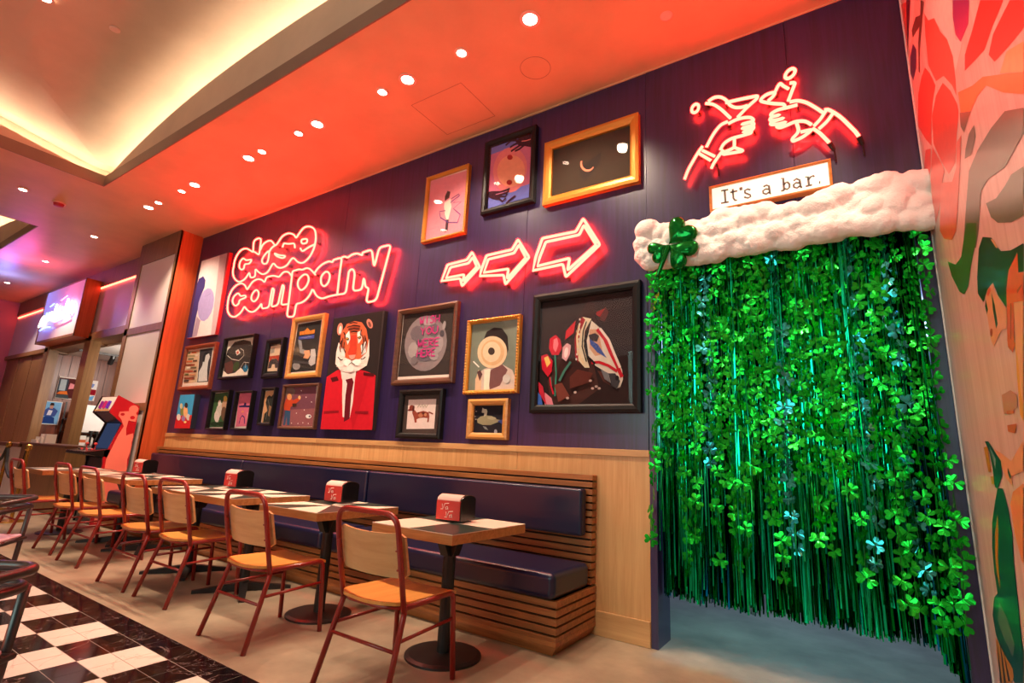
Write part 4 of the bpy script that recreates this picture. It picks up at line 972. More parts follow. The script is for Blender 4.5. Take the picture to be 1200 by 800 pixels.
# ------------------------------------------------------------------ storefront at the left end
sf = struct('wall_left', MB().box(-9.85, -8.49, -0.32, -0.05, 0, 0.18).box(-9.85, -8.515, -0.30, 0.24, 0, ZC), M['storefront_wood'])
obj('return_face', MB().box(-8.515, -8.47, -0.325, 0.0, 0, ZC), M['return_wood'], sf)
for z0, z1, nm in ((3.96, ZC, 'header_board'), (2.76, 2.87, 'rail_board'), (1.55, 1.66, 'rail_board')):
    obj(nm, MB().box(-9.85, -8.49, -0.325, -0.30, z0, z1), M['storefront_wood'], sf)
obj('stile_board', MB().box(-9.85, -9.72, -0.325, -0.30, 0, 3.96), M['storefront_wood'], sf)
obj('stile_board', MB().box(-8.53, -8.47, -0.327, -0.30, 0, ZC), M['storefront_wood'], sf)
for z0, z1 in ((0.18, 1.55), (1.66, 2.76), (2.87, 3.96)):
    obj('infill_panel', MB().box(-9.72, -8.53, -0.312, -0.30, z0, z1), M['white_panel'], sf)
# set-back front over the shop opening
hd = struct('wall_left.001', MB().box(-17.4, -9.85, -0.10, 0.1, 3.99, ZC), M['storefront_wood'])
obj('lintel_board', MB().box(-12.2, -9.85, -0.12, 0.25, 2.92, 3.06), M['storefront_wood'], hd)
obj('lintel_board', MB().box(-14.3, -12.2, -0.10, 0.25, 2.90, 3.2), M['storefront_wood'], hd)
obj('lintel_board', MB().box(-17.4, -14.3, -0.12, 0.25, 2.86, 2.95), M['storefront_wood'], hd)
obj('infill_panel', MB().box(-12.2, -9.85, -0.075, -0.05, 3.06, 3.99), M['lilac_panel'], hd)
obj('infill_panel', MB().box(-17.4, -14.3, -0.075, -0.05, 2.95, 3.99), M['lilac_panel'], hd)
obj('led_strip', MB().box(-12.15, -9.9, -0.098, -0.08, 3.965, 3.99), M['led_red'], hd)
obj('led_strip', MB().box(-17.3, -14.3, -0.098, -0.08, 3.92, 3.945), M['led_red'], hd)
# posts, wood wall and end wall
for x0, x1 in ((-12.22, -11.92), (-14.5, -14.2)):
    obj('post', MB().box(x0, x1, -0.12, 0.05, 0, 3.0), M['storefront_wood'], hd)
for k in range(6):
    obj('wall_board', MB().box(-17.4+k*0.49, -16.914+k*0.49, -0.06-0.01*(k % 2), 0.0, 0, 2.9), M['storefront_wood'], hd)
struct('wall_left.002', MB().box(-17.6, -17.4, -3.0, 0.0, 0, ZC), M['end_wall'])
# projecting box sign with neon lettering
bs = thing('box_sign', 'projecting white box sign with blazing multicoloured neon script over the shop', 'sign', (-13.2, -0.34, 2.97))
obj('casing', MB().box(-1.1, 1.1, 0.004, 0.24, 0, 1.14), M['return_wood'], bs)
obj('face', MB().box(-1.06, 1.07, 0.0, 0.004, 0.05, 1.12), M['white_panel'], bs)
obj('edge_trim', MB().box(-1.1, 1.1, -0.01, 0.004, 0, 0.05).box(-1.1, 1.1, -0.01, 0.004, 1.12, 1.14).box(-1.1, -1.06, -0.01, 0.004, 0, 1.14).box(1.07, 1.1, -0.01, 0.004, 0, 1.14), M['storefront_wood'], bs)
cols = [('neon_white_tube', (6, 5.4, 4.4)), ('neon_pink_tube', (7, 1.0, 3.4)), ('neon_blue_tube', (1.0, 1.8, 9))]
nm = [emitter(*c) for c in cols]
rr = random.Random(3)
loops = [[(-.95, .34), (-.86, .52), (-.74, .56), (-.70, .44), (-.82, .36), (-.92, .42)], [(-.68, .42), (-.60, .62), (-.54, .42), (-.46, .62)], [(-.42, .44), (-.34, .60), (-.24, .56), (-.28, .44), (-.38, .46)],
         [(-.18, .44), (-.10, .74), (-.04, .46), (.04, .60), (.10, .46)], [(.16, .48), (.26, .66), (.36, .56), (.26, .46), (.18, .52)], [(.42, .48), (.50, .78), (.56, .50)], [(.62, .54), (.74, .72), (.86, .58), (.74, .48), (.64, .56)],
         [(-.80, .26), (-.5, .30), (-.2, .28)], [(.0, .36), (.4, .38), (.8, .42)], [(-.5, .74), (-.3, .78)], [(.1, .80), (.4, .86)]]
for k, lp in enumerate(loops):
    t = MB().tube(smooth_path([(x, -0.05, z) for x, z in lp], 5), 0.013, 6)
    obj('neon_letter', t, nm[(0, 2, 0, 0, 1, 0, 1, 2, 1, 2, 1)[k]], bs)
add_light('blue_glow', 'POINT', (-1.15, -0.75, 0.95), 40, (0.12, 0.22, 1.0), None, 0.12, parent=bs)
add_light('pink_glow', 'POINT', (0.5, -0.80, 0.95), 26, (1.0, 0.10, 0.42), None, 0.12, parent=bs)

# inside of the shop: its far wall of cherry planks faces the tables
si = struct('wall_left.003', MB().box(-14.72, -14.54, 0.1, 3.4, 0, 3.1).box(-14.7, -8.6, 3.3, 3.4, 0, 3.1), M['dark'])
y = 0.06; k = 0
while y < 3.2:
    ww = 0.15+0.05*((k*37) % 5)/5
    obj('wall_plank', MB().box(-14.54, -14.50-.004*(k % 2), y+.003, y+ww-.003, 0, 2.88), M['plank'], si)
    y += ww; k += 1
struct('ceiling.001', MB().box(-14.7, -8.6, 0.24, 3.3, 2.88, 2.95), M['shop_white'])
struct('wall_left.004', MB().box(-8.62, -8.52, 0.24, 3.3, 0, 3.1), M['white_panel'])
tr = thing('track_light', 'black ceiling track with spot heads inside the shop', 'track light', (-13.2, 0.9, 2.88))
obj('rail', MB().box(-0.02, 0.02, -0.8, 0.9, -0.04, 0), M['black'], tr)
for k in range(4):
    obj('spot_head', MB().tube([(0, -.6+k*.4, -.04), (0.0, -.6+k*.4, -.08), (-.1, -.6+k*.4, -.2)], 0.05, 10), M['black'], tr)
def shop_poster(label, y0, y1, z0, z1, shapes):
    t = thing('poster', label, 'poster', (-14.49, y0, z0), PI/2)
    wd, hg = y1-y0, z1-z0
    obj('board', MB().box(0, wd, -0.02, 0.0, 0, hg), M['paper'], t)
    m = MB()
    for i, (c, p) in enumerate(shapes):
        m.prism([(a*wd, b*hg) for a, b in p], lambda a, b, d: (a, -0.02-d, b), 0, 0.001+0.0006*i, col=lin(c))
    obj('print', m, M['print'], t)
shop_poster('blue poster of a seated figure in a blue suit on the shop wall', 0.04, 0.39, 1.345, 1.842, [((130, 190, 235), [(.04, .03), (.96, .03), (.96, .97), (.04, .97)]), ((40, 70, 140), [(.15, .05), (.8, .05), (.75, .3), (.6, .35), (.3, .35), (.15, .25)]), ((70, 90, 160), [(.2, .35), (.75, .35), (.85, .6), (.65, .72), (.35, .72), (.15, .55)]), ((225, 225, 240), [(.35, .4), (.55, .4), (.6, .6), (.4, .62)]), ((200, 150, 130), [(.42, .68), (.58, .68), (.6, .86), (.42, .86)]), ((50, 36, 36), [(.40, .82), (.62, .82), (.58, .93), (.44, .93)])])
shop_poster('left of two upper posters on the shop wall, grey door above orange shapes', 0.23, 0.53, 1.917, 2.39, [((90, 40, 40), [(.02, .02), (.98, .02), (.98, .95), (.02, .95)]), ((60, 70, 84), [(.02, .3), (.6, .3), (.6, .9), (.02, .9)]), ((176, 190, 196), [(.12, .36), (.48, .36), (.48, .88), (.12, .88)]), ((226, 120, 50), [(.04, .2), (.7, .2), (.6, .36), (.2, .32)]), ((70, 80, 84), [(.02, .02), (.8, .02), (.7, .2), (.02, .16)]), ((236, 150, 160), [(.66, .45), (.96, .5), (.96, .7), (.7, .75)])])
shop_poster('right of two upper posters on the shop wall, red with a white top', 0.68, 0.935, 1.925, 2.385, [((238, 232, 232), [(.02, .55), (.98, .55), (.98, .97), (.02, .97)]), ((150, 22, 40), [(.02, .28), (.98, .28), (.98, .56), (.02, .56)]), ((222, 130, 60), [(.08, .16), (.6, .2), (.6, .4), (.2, .44)]), ((110, 170, 220), [(.02, .02), (.85, .02), (.95, .26), (.4, .16)]), ((120, 140, 200), [(.3, .68), (.7, .64), (.8, .82), (.4, .86)])])
# shelves with white wares
su = thing('shelf_unit', 'dark open shelf rack of white wares against the plank wall', 'shelf', (-14.25, 1.06, 0))
for zz in (0.94, 1.22, 1.50): obj('shelf', MB().box(-0.18, 0.2, -0.62, 0.5, zz-.02, zz), M['black'], su)
for yy in (-0.62, -0.06, 0.5):
    for xx in (-.16, .18): obj('post', MB().box(xx-.012, xx+.012, yy-.012, yy+.012, 0, 1.85), M['black'], su)
jar = thing('jar', '', 'jar', (0, 0, 0)); obj('body', MB().lathe([(.06, 0), (.075, .03), (.075, .15), (.05, .18)], seg=14), M['paper'], jar); obj('lid', MB().lathe([(.055, .18), (.055, .205)], seg=14), M['chrome'], jar)
carton = thing('carton', '', 'box', (0, 0, 0)); obj('body', MB().box(-.09, .09, -.07, .07, 0, .21), M['paper'], carton); obj('label_band', MB().box(-.091, .091, -.071, .071, .06, .12), mat('orange_band', (206, 96, 44), .5), carton)
spots = [(-.5, .94, 0), (-.3, .94, 1), (-.14, .94, 0), (.08, .94, 1), (.32, .94, 1), (-.48, 1.22, 0), (-.28, 1.22, 1), (.06, 1.22, 0), (.28, 1.22, 1), (-.46, 1.50, 1), (-.22, 1.50, 0), (.1, 1.50, 1), (.34, 1.50, 0)]
used = [0, 0]
for a, b, q in spots:
    src = (jar, carton)[q]
    o = src if not used[q] else dup(src)
    used[q] = 1
    o.location = (-14.2, 1.06+a, b)
    sh = {.94: 'lowest', 1.22: 'middle', 1.50: 'top'}[b]
    nth = sorted(p[0] for p in spots if p[1] == b and p[2] == q).index(a)
    tag(o, ('%s white metal lidded jar from the left on the %s rack shelf in the shop', '%s orange banded carton from the left on the %s rack shelf in the shop')[q] % (('first', 'second', 'third', 'fourth')[nth], sh), ('jar', 'box')[q], ('white jars on the shop rack', 'white cartons on the shop rack')[q])
mb = thing('menu_board', 'white menu board on a stand behind the arcade machine', 'board', (-13.0, 0.52, 0))
obj('panel', MB().box(-.012, .012, -.14, .2, 1.25, 1.76), M['shop_white'], mb)
obj('stand', MB().box(-.015, .015, 0.015, .045, 0.02, 1.25).box(-.15, .15, -.12, .18, 0, .02), M['black'], mb)
# counter and its wares
ct = thing('service_counter', 'brown wood service counter in the shop opening behind the rope', 'counter', (-11.95, -0.72, 0))
for k in range(5): obj('front_board', MB().box(k*.42, k*.42+.418, 0.0, .03, 0.02, .96), M['storefront_wood'], ct)
obj('body', MB().box(0, 2.1, .03, .38, 0, .96), M['storefront_wood'], ct)
obj('top', MB().box(-.03, 2.13, -.03, .38, .96, 1.0), M['brown_frame'], ct, bevel=.006)
pp = thing('paper_stack', 'white papers leaning on the service counter below the blue poster', 'papers', (-11.6, -0.55, 1.0))
for k in range(3): obj('sheet', MB().box(-.22+.1*k, .06+.1*k, -.1+.03*k, .1, .0, .05+.05*k), M['paper'], pp)
lw = thing('half_wall', 'low white panelled counter front at the left edge', 'counter', (-13.35, -0.72, 0))
for k in range(3): obj('panel', MB().box(k*.45, k*.45+.44, 0, .05, .04, .91), M['white_panel'], lw)
obj('top', MB().box(-.05, 1.36, -.04, .4, .91, .97), M['brown_frame'], lw)
# arcade cabinet, its side turned to the tables
ac = thing('arcade_cabinet', 'red arcade cabinet with a pink dancer silhouette on its side, before the white panels', 'arcade machine', (-8.6, -0.36, 0))
side = [(0.0, 0), (0.0, 1.605), (-0.28, 1.73), (-0.345, 1.49), (-0.17, 1.35), (-0.27, 0.99), (-0.31, 0.97), (-0.31, 0.86), (-0.30, 0.80), (-0.30, 0)]
for x0 in (-0.03, -0.62):
    obj('side_panel', MB().prism(side, lambda a, b, d, x0=x0: (x0+d, a, b), 0, 0.03), M['cab_red'] if x0 > -.1 else M['black_gloss'], ac)
sil = MB()
K = [(-0.474, 1.526), (-0.591, 1.506), (-0.595, 1.449), (-0.552, 1.404), (-0.506, 1.309), (-0.552, 1.177), (-0.6, 0.983), (-0.631, 0.856), (-0.622, 0.60), (-0.62, 0.03), (-0.37, 0.03), (-0.365, 0.733), (-0.382, 0.861), (-0.365, 0.96), (-0.365, 1.058), (-0.372, 1.089), (-0.365, 1.172), (-0.375, 1.22), (-0.429, 1.2), (-0.454, 1.182), (-0.472, 1.279), (-0.464, 1.394), (-0.375, 1.385), (-0.365, 1.47), (-0.4, 1.525)]
sil.prism([(a+.36, b) for a, b in K], lambda a, b, d: (d, a, b), 0, .002)
sil.prism([(-.068+.058*math.cos(t*PI/9), 1.555+.058*math.sin(t*PI/9)) for t in range(18)], lambda a, b, d: (d, a, b), 0, .0025)
obj('silhouette', sil, M['cab_pink'], ac)
hl_ = MB()
hl_.prism([(-.19+.026*math.cos(t*PI/7), 1.475+.02*math.sin(t*PI/7)) for t in range(14)], lambda a, b, d: (d, a, b), .001, .0035)
hl_.prism([(-.062+.03*math.cos(t*PI/7), 1.44+.026*math.sin(t*PI/7)) for t in range(14)], lambda a, b, d: (d, a, b), .001, .0035)
hl_.prism([(-.10, 1.40), (-.03, 1.36), (-.045, 1.25), (-.09, 1.22), (-.085, 1.32)], lambda a, b, d: (d, a, b), .001, .0035)
obj('silhouette_gap', hl_, M['cab_red'], ac)
obj('back_panel', MB().box(-.59, -.03, -.02, 0, 0, 1.6), M['black_gloss'], ac)
obj('top_panel', MB().prism([(0, 1.575), (0, 1.60), (-.275, 1.72), (-.275, 1.695)], lambda a, b, d: (d, a, b), -.59, -.03), M['cab_red'], ac)
obj('marquee', MB().prism([(-.275, 1.715), (-.338, 1.50), (-.325, 1.495), (-.262, 1.71)], lambda a, b, d: (d, a, b), -.57, -.05), M['paper'], ac)
obj('marquee_frame', MB().prism([(-.270, 1.722), (-.345, 1.49), (-.325, 1.49), (-.255, 1.715)], lambda a, b, d: (d, a, b), -.592, -.57).prism([(-.270, 1.722), (-.345, 1.49), (-.325, 1.49), (-.255, 1.715)], lambda a, b, d: (d, a, b), -.05, -.03).prism([(-.334, 1.512), (-.345, 1.488), (-.325, 1.488), (-.32, 1.505)], lambda a, b, d: (d, a, b), -.59, -.03), M['black_gloss'], ac)
mq = MB()
for k, (x0, c) in enumerate(((-.5, (150, 30, 150)), (-.37, (200, 40, 120)), (-.24, (110, 40, 190)))):
    mq.prism([(x0, .06), (x0+.11, .04), (x0+.10, .15), (x0-.01, .16)], lambda a, b, d: (a, -.345+.063*(b/.215)-d, 1.50+b), 0, .002, col=lin(c))
mq.prism([(-.57, .015), (-.05, .015), (-.05, .03), (-.57, .03)], lambda a, b, d: (a, -.345+.063*(b/.215)-d, 1.50+b), 0, .002, col=lin((210, 140, 50)))
obj('marquee_print', mq, M['print'], ac)
obj('hood', MB().prism([(-.338, 1.50), (-.17, 1.36), (-.15, 1.38), (-.31, 1.52)], lambda a, b, d: (d, a, b), -.59, -.03), M['black_gloss'], ac)
obj('screen', MB().prism([(-.165, 1.35), (-.25, 1.0), (-.235, 1.0), (-.15, 1.35)], lambda a, b, d: (d, a, b), -.53, -.09), M['screen'], ac)
obj('bezel', MB().prism([(-.155, 1.36), (-.245, .985), (-.22, .985), (-.13, 1.36)], lambda a, b, d: (d, a, b), -.59, -.03), M['black'], ac)
cp = obj('control_panel', MB().prism([(-.24, 1.0), (-.54, .955), (-.54, .915), (-.24, .87)], lambda a, b, d: (d, a, b), -.66, .0), M['black_gloss'], ac, bevel=.008)
for k in range(6):
    obj('button', MB().lathe([(.016, 0), (.016, .012), (.008, .018)], (-.56+k*.09, -.42, .972), 10), M['nap_red'] if k % 2 else M['chrome'], cp)
for k in (0, 1):
    obj('joystick', MB().tube([(-.50+k*.3, -.36, .98), (-.50+k*.3, -.36, 1.04)], .007, 6).lathe([(.004, 0), (.022, .015), (.022, .03), (.004, .045)], (-.50+k*.3, -.36, 1.03), 10), M['nap_red'], cp)
obj('lower_front', MB().box(-.59, -.03, -.29, -.27, 0, .87), M['black_gloss'], ac)
# stanchions and rope
for k, (x, y) in enumerate(((-11.0, -1.1), (-9.45, -1.25))):
    t = thing('stanchion', ('brass rope stanchion at the left edge before the white half wall', 'brass rope stanchion behind the farthest table')[k], 'stanchion', (x, y, 0))
    obj('base', MB().lathe([(.15, 0), (.15, .015), (.03, .04)], seg=20), M['brass'], t)
    obj('pole', MB().lathe([(.022, .03), (.022, .92), (.04, .94), (.035, .99), (.01, 1.01)], seg=12), M['brass'], t)
rp = obj('rope', MB().tube(smooth_path([(-13.0, -.95, .85), (-12.2, -1.0, .60), (-11.4, -1.06, .75), (-11.03, -1.1, .92), (-10.8, -1.12, .66), (-10.25, -1.17, .52), (-9.7, -1.22, .70), (-9.48, -1.25, .92)], 6), .022, 8), M['rope'])
tag(rp, 'black rope slung between the brass stanchions', 'rope')
# ------------------------------------------------------------------ banquette
BX0, BX1 = -8.44, -1.62
bq = thing('banquette', 'long oak slatted banquette frame along the navy wall', 'bench', (0, 0, 0))
def wrap(y0, x1, z0, z1, th=0.03):
    """one slat: long front run and its mitred return to the wall"""
    m = MB()
    poly = [(BX0, y0), (x1, y0), (x1, -0.022), (x1-th, -0.022), (x1-th, y0+th), (BX0, y0+th)]
    return m.prism(poly, lambda a, b, d: (a, b, d), z0, z1)
obj('carcass', MB().box(BX0, BX1-.035, -.565, -.05, 0.02, 0.29).box(BX0, BX1-.03, -.07, -.021, .29, 1.05), M['dark'], bq)
for k in range(15):                        # back slats
    z1 = 1.061-k*0.0497
    obj('slat', wrap(-.10, BX1+.005, z1-.038, z1), M['oak'], bq, bevel=.0025)
for k in range(5):                         # seat base slats
    z1 = .312-k*0.0497
    obj('slat', wrap(-.60, BX1+.01, z1-.038, z1), M['oak'], bq, bevel=.0025)
m = MB()
pl0 = [(BX0, -.605), (BX1+.012, -.605), (BX1+.012, -.022), (BX0, -.022)]
pl1 = [(BX0, -.57), (BX1-.03, -.57), (BX1-.03, -.022), (BX0, -.022)]
m.add([(a, b, .062) for a, b in pl0]+[(a, b, 0) for a, b in pl1]+[(a, b, .085) for a, b in pl0], [(8, 9, 10, 11), (4, 7, 6, 5)]+[(i, (i+1) % 4, 8+(i+1) % 4, 8+i) for i in range(4)]+[(4+i, 4+(i+1) % 4, (i+1) % 4, i) for i in range(4)])
obj('plinth', m, M['oak'], bq)
cuts = [BX1-.035, -3.875, -6.03, -8.40]
where = ['right end, nearest the doorway', 'middle of the bench', 'far left end of the bench']
def cushion(name, x0, x1, y0, y1, z0, z1, r, label, cat, group, tilt=0):
    t = thing(name, label, cat, ((x0+x1)/2, y1, z0), 0, group)
    hx = (x1-x0)/2
    c = obj('cover', MB().box(-hx, hx, y0-y1, 0, 0, z1-z0), M['vinyl'], t, bevel=r, bseg=6)
    if tilt: t.rotation_euler = (tilt, 0, 0)
    e = r*0.25
    return t
for k in range(3):
    x1, x0 = cuts[k]-(.004 if k else 0), cuts[k+1]+.012
    cushion('back_cushion', x0, x1, -.185, -.102, .645, .965, .022, 'navy vinyl back cushion at the '+where[k], 'cushion', 'back cushions of the bench')
    cushion('seat_cushion', x0+.02 if k == 2 else x0, x1+.03 if k == 0 else x1, -.625, -.103, .314, .472, .04, 'thick navy vinyl seat cushion at the '+where[k], 'cushion', 'seat cushions of the bench')

# ------------------------------------------------------------------ tables and dispensers
def table_top(t, w_, d_, pattern, zt=.745):
    h = .055
    obj('tabletop', MB().box(-w_/2, w_/2, -d_/2, d_/2, zt-h, zt-.004), M['edge'], t, bevel=.002)
    obj('laminate', MB().box(-w_/2, w_/2, -d_/2, d_/2, zt-.004, zt), M['lam_white'], t)
    g = MB()
    n = 2 if w_ > 1 else 1
    for q in range(n):
        cx = -w_/2+w_/n*(q+.5); hw = w_/n/2; hd = d_/2
        P = {'F': (cx, -hd), 'FR': (cx+hw, -hd), 'R': (cx+hw, 0), 'BR': (cx+hw, hd), 'B': (cx, hd), 'BL': (cx-hw, hd), 'L': (cx-hw, 0), 'FL': (cx-hw, -hd), 'C': (cx, 0)}
        if pattern == 'quad':
            S = [('C', 'F', 'FR', 'R'), ('C', 'B', 'BL', 'L')]
        else:
            S = [('C', 'FL', 'F'), ('C', 'FR', 'R'), ('C', 'BR', 'B'), ('C', 'BL', 'L')]
        for s in S:
            g.prism([P[k] for k in s], lambda a, b, d: (a, b, d), zt, zt+.0008)
    obj('inlay', g, M['lam_green'], t)
def column_to(t, x, disc, zt=.69):
    m = MB().lathe([(.038, .02), (.038, zt-.03)], (x, 0, 0), 16)
    obj('column', m, M['black'], t)
    obj('bracket', MB().prism([(-.11, zt), (.11, zt), (.09, zt-.02), (.05, zt-.13), (-.05, zt-.13), (-.09, zt-.02)], lambda a, b, d: (x+a, d, b), -.03, .03).prism([(-.11, zt), (.11, zt), (.10, zt-.03), (.05, zt-.13), (-.05, zt-.13), (-.10, zt-.03)], lambda a, b, d: (x+d, a, b), -.03, .03), M['black'], t)
    if disc:
        obj('base_disc', MB().lathe([(.225, 0), (.225, .012), (.20, .02), (.04, .026)], (x, 0, 0), 40), M['black'], t, smooth=False)
    else:
        b = MB()
        for k in range(4):
            a = PI/4+k*PI/2+.25
            ca, sa = math.cos(a), math.sin(a)
            L = .36
            pts = [(0.03, .045), (-.03, .045), (-.018, .022), (.018, .022)]
            v = [(x+sa*-q*1.0, ca*q, z) for q, z in ((.032, .02), (-.032, .02), (-.032, .07), (.032, .07))]+[(x+ca*L-sa*q, sa*L+ca*q, z) for q, z in ((.02, .0), (-.02, .0), (-.02, .022), (.02, .022))]
            v[0:4] = [(x-sa*q, ca*q, z) for q, z in ((.034, .005), (-.034, .005), (-.034, .07), (.034, .07))]
            b.add(v, [(0, 1, 2, 3), (4, 7, 6, 5), (0, 4, 5, 1), (1, 5, 6, 2), (2, 6, 7, 3), (3, 7, 4, 0)])
        obj('cross_foot', b, M['black'], t)
def table(x, y, w_, disc, pattern, cols_, label, rz=0):
    t = thing('cafe_table', label, 'table', (x, y, 0), rz)
    table_top(t, w_, .73, pattern)
    for c in cols_: column_to(t, c, disc)
    return t
table(-2.145, -1.0, .62, True, 'quad', [0], 'small cafe table nearest the doorway, on a round black base')
table(-3.31, -1.0, .66, True, 'pin', [0], 'small cafe table second from the doorway, on a round black base')
table(-4.68, -1.02, 1.27, False, 'pin', [-.5, .42], 'long cafe table third from the doorway, on two cross feet')
table(-6.93, -.88, 1.48, False, 'pin', [-.22, .48], 'long cafe table fourth from the doorway, on cross feet', 0)
table(-8.22, -1.1, .64, True, 'pin', [0.05], 'farthest cafe table, in front of the arcade machine')

def dispenser(x, y, rz, label):
    t = thing('napkin_dispenser', label, 'dispenser', (x, y, .7462), rz)
    W_, D_, H_ = .19, .175, .165
    prof = [(-D_/2, .008), (D_/2, .008), (D_/2, H_*.8)]+[(D_/2*math.cos(a), H_*.8+H_*.2*math.sin(a)) for a in [PI*k/10 for k in range(1, 10)]]+[(-D_/2, H_*.8)]
    obj('shell', MB().prism(prof, lambda a, b, d: (d, a, b), -W_/2, W_/2), M['black_gloss'], t, bevel=.003)
    obj('face_plate', MB().box(-W_/2+.008, W_/2-.008, -D_/2-.006, -D_/2+.004, .014, H_*.78), M['nap_red'], t, bevel=.002)
    np_ = [(-D_/2-.005, H_*.78), (-D_/2-.005, H_*.80)]+[((D_/2+.003)*-math.cos(a), H_*.8+(H_*.2+.004)*math.sin(a)) for a in [PI*k/14 for k in range(1, 6)]]
    inn = [(a*.93, b-.004) for a, b in np_[::-1]]
    obj('napkin', MB().prism(np_+inn, lambda a, b, d: (d, a, b), -W_/2+.01, W_/2-.012), M['napkin'], t)
    lg = MB()
    def st(pts, wd=.0042):
        lg.tube([(a, -D_/2-.0062, b) for a, b in pts], wd/2, 5)
    for ox, oz in ((-.045, .074), (-.012, .028)):
        st([(ox, oz+.034), (ox+.006, oz), (ox+.020, oz+.036), (ox+.05, oz+.040)])
        st([(ox-.008, oz+.002), (ox+.008, oz+.004)])
        st(smooth_path([(ox+.040, oz+.020, 0), (ox+.026, oz+.016, 0), (ox+.028, oz+.002, 0), (ox+.040, oz+.006, 0), (ox+.042, oz+.020, 0), (ox+.044, oz+.002, 0)], 3) and [(ox+.040, oz+.020), (ox+.026, oz+.014), (ox+.030, oz+.002), (ox+.042, oz+.008), (ox+.042, oz+.020), (ox+.045, oz+.002)])
    obj('logo_script', lg, M['paper'], t)
dispenser(-2.19, -.915, .12, 'black napkin dispenser with red face on the table nearest the doorway')
dispenser(-3.44, -.81, .10, 'black napkin dispenser with red face on the second table from the doorway')
dispenser(-5.02, -.76, .10, 'black napkin dispenser with red face on the third table from the doorway')
dispenser(-7.30, -.66, .15, 'black napkin dispenser with red face on the fourth table from the doorway')

# ------------------------------------------------------------------ red tube chairs
def red_chair(label):
    t = thing('dining_chair', label, 'chair', (0, 0, 0), 0, 'red tube chairs along the tables')
    r = .0145
    A, B = Vector((.222, -.15, .43)), Vector((.226, -.222, .72))
    arch = fillet([(-.222, -.15, .40), (-.226, -.222, .70), (-.218, -.252, .862), (.218, -.252, .862), (.226, -.222, .70), (.222, -.15, .40)], .21, 10)
    obj('back_hoop', MB().tube(arch, r, 10), M['red_tube'], t, smooth=True)
    for s in (-1, 1):
        obj('rear_leg', MB().tube(fillet([(s*.222, -.155, .432), (s*.222, -.15, .40), (s*.25, -.268, 0.0)], .05, 4), r, 10), M['red_tube'], t, smooth=True)
        obj('front_leg', MB().tube(fillet([(s*.216, -.15, .425), (s*.205, .235, .430), (s*.217, .262, 0.0)], .04, 5), r, 10), M['red_tube'], t, smooth=True)
        obj('side_stretcher', MB().tube([(s*.230, -.185, .285), (s*.208, .243, .298)], .009, 8), M['red_tube'], t, smooth=True)
        for z in (.60, .69):
            obj('bolt', MB().lathe([(.011, 0), (.011, .006), (.004, .009)], (s*.214, -.205 if z < .65 else -.225, z), 8), M['red_tube'], t)
    obj('rear_stretcher', MB().tube([(-.232, -.20, .245), (.232, -.20, .245)], .009, 8), M['red_tube'], t, smooth=True)
    obj('seat_rail', MB().tube([(-.212, -.155, .425), (-.1, -.205, .424), (.1, -.205, .424), (.212, -.155, .425)], .010, 8), M['red_tube'], t, smooth=True)
    # moulded ply seat, dished and rounded at the rear
    m = MB(); nx, ny = 14, 14
    def sp(u, v):
        y = -.215+.47*v
        hw = .222-.012*v
        e = max(0, (.22-v)/.22)
        hw *= math.sqrt(max(0.05, 1-.55*e*e))
        z = .447-.010*math.sin(PI*u)*(1-v*.4)+(.006*(1-v)**3)-(.014*max(0, (v-.88)/.12)**2)
        return ((2*u-1)*hw, y, z)
    top = [sp(i/nx, j/ny) for j in range(ny+1) for i in range(nx+1)]
    bot = [(x, y, z-.016) for x, y, z in top]
    N_ = len(top); q = lambda i, j: j*(nx+1)+i
    fs = [(q(i, j), q(i+1, j), q(i+1, j+1), q(i, j+1)) for j in range(ny) for i in range(nx)]
    fs += [(N_+q(i, j), N_+q(i, j+1), N_+q(i+1, j+1), N_+q(i+1, j)) for j in range(ny) for i in range(nx)]
    rim = [(i, 0) for i in range(nx)]+[(nx, j) for j in range(ny)]+[(i, ny) for i in range(nx, 0, -1)]+[(0, j) for j in range(ny, 0, -1)]
    for k in range(len(rim)):
        a, b = q(*rim[k]), q(*rim[(k+1) % len(rim)])
        fs.append((a, N_+a, N_+b, b))
    obj('seat', m.add(top+bot, fs), M['ply'], t)
    # curved ply back panel in front of the uprights
    m = MB(); nx, ny = 16, 8
    def bp(u, v, e):
        x = (2*u-1)*.238
        z = .560+.215*v-.012*(1-(2*u-1)**2)*(1 if v > .5 else .3)
        y = -.178-.045*(v)-.012-.035*(1-(2*u-1)**2)+.028+e
        cr = max(0, abs(2*u-1)-.9)/.1
        if cr > 0:
            z = .6675+(z-.6675)*(1-.18*cr*cr)
        return (x, y, z)
    top = [bp(i/nx, j/ny, 0) for j in range(ny+1) for i in range(nx+1)]
    bot = [bp(i/nx, j/ny, .014) for j in range(ny+1) for i in range(nx+1)]
    N_ = len(top)
    fs = [(q2(i, j, nx), q2(i+1, j, nx), q2(i+1, j+1, nx), q2(i, j+1, nx)) for j in range(ny) for i in range(nx)]
    fs += [(N_+q2(i, j, nx), N_+q2(i, j+1, nx), N_+q2(i+1, j+1, nx), N_+q2(i+1, j, nx)) for j in range(ny) for i in range(nx)]
    rim = [(i, 0) for i in range(nx)]+[(nx, j) for j in range(ny)]+[(i, ny) for i in range(nx, 0, -1)]+[(0, j) for j in range(ny, 0, -1)]
    for k in range(len(rim)):
        a, b = q2(*rim[k], nx), q2(*rim[(k+1) % len(rim)], nx)
        fs.append((a, N_+a, N_+b, b))
    obj('back_panel', m.add(top+bot, fs), M['ply_back'], t)
    return t
def q2(i, j, nx): return j*(nx+1)+i
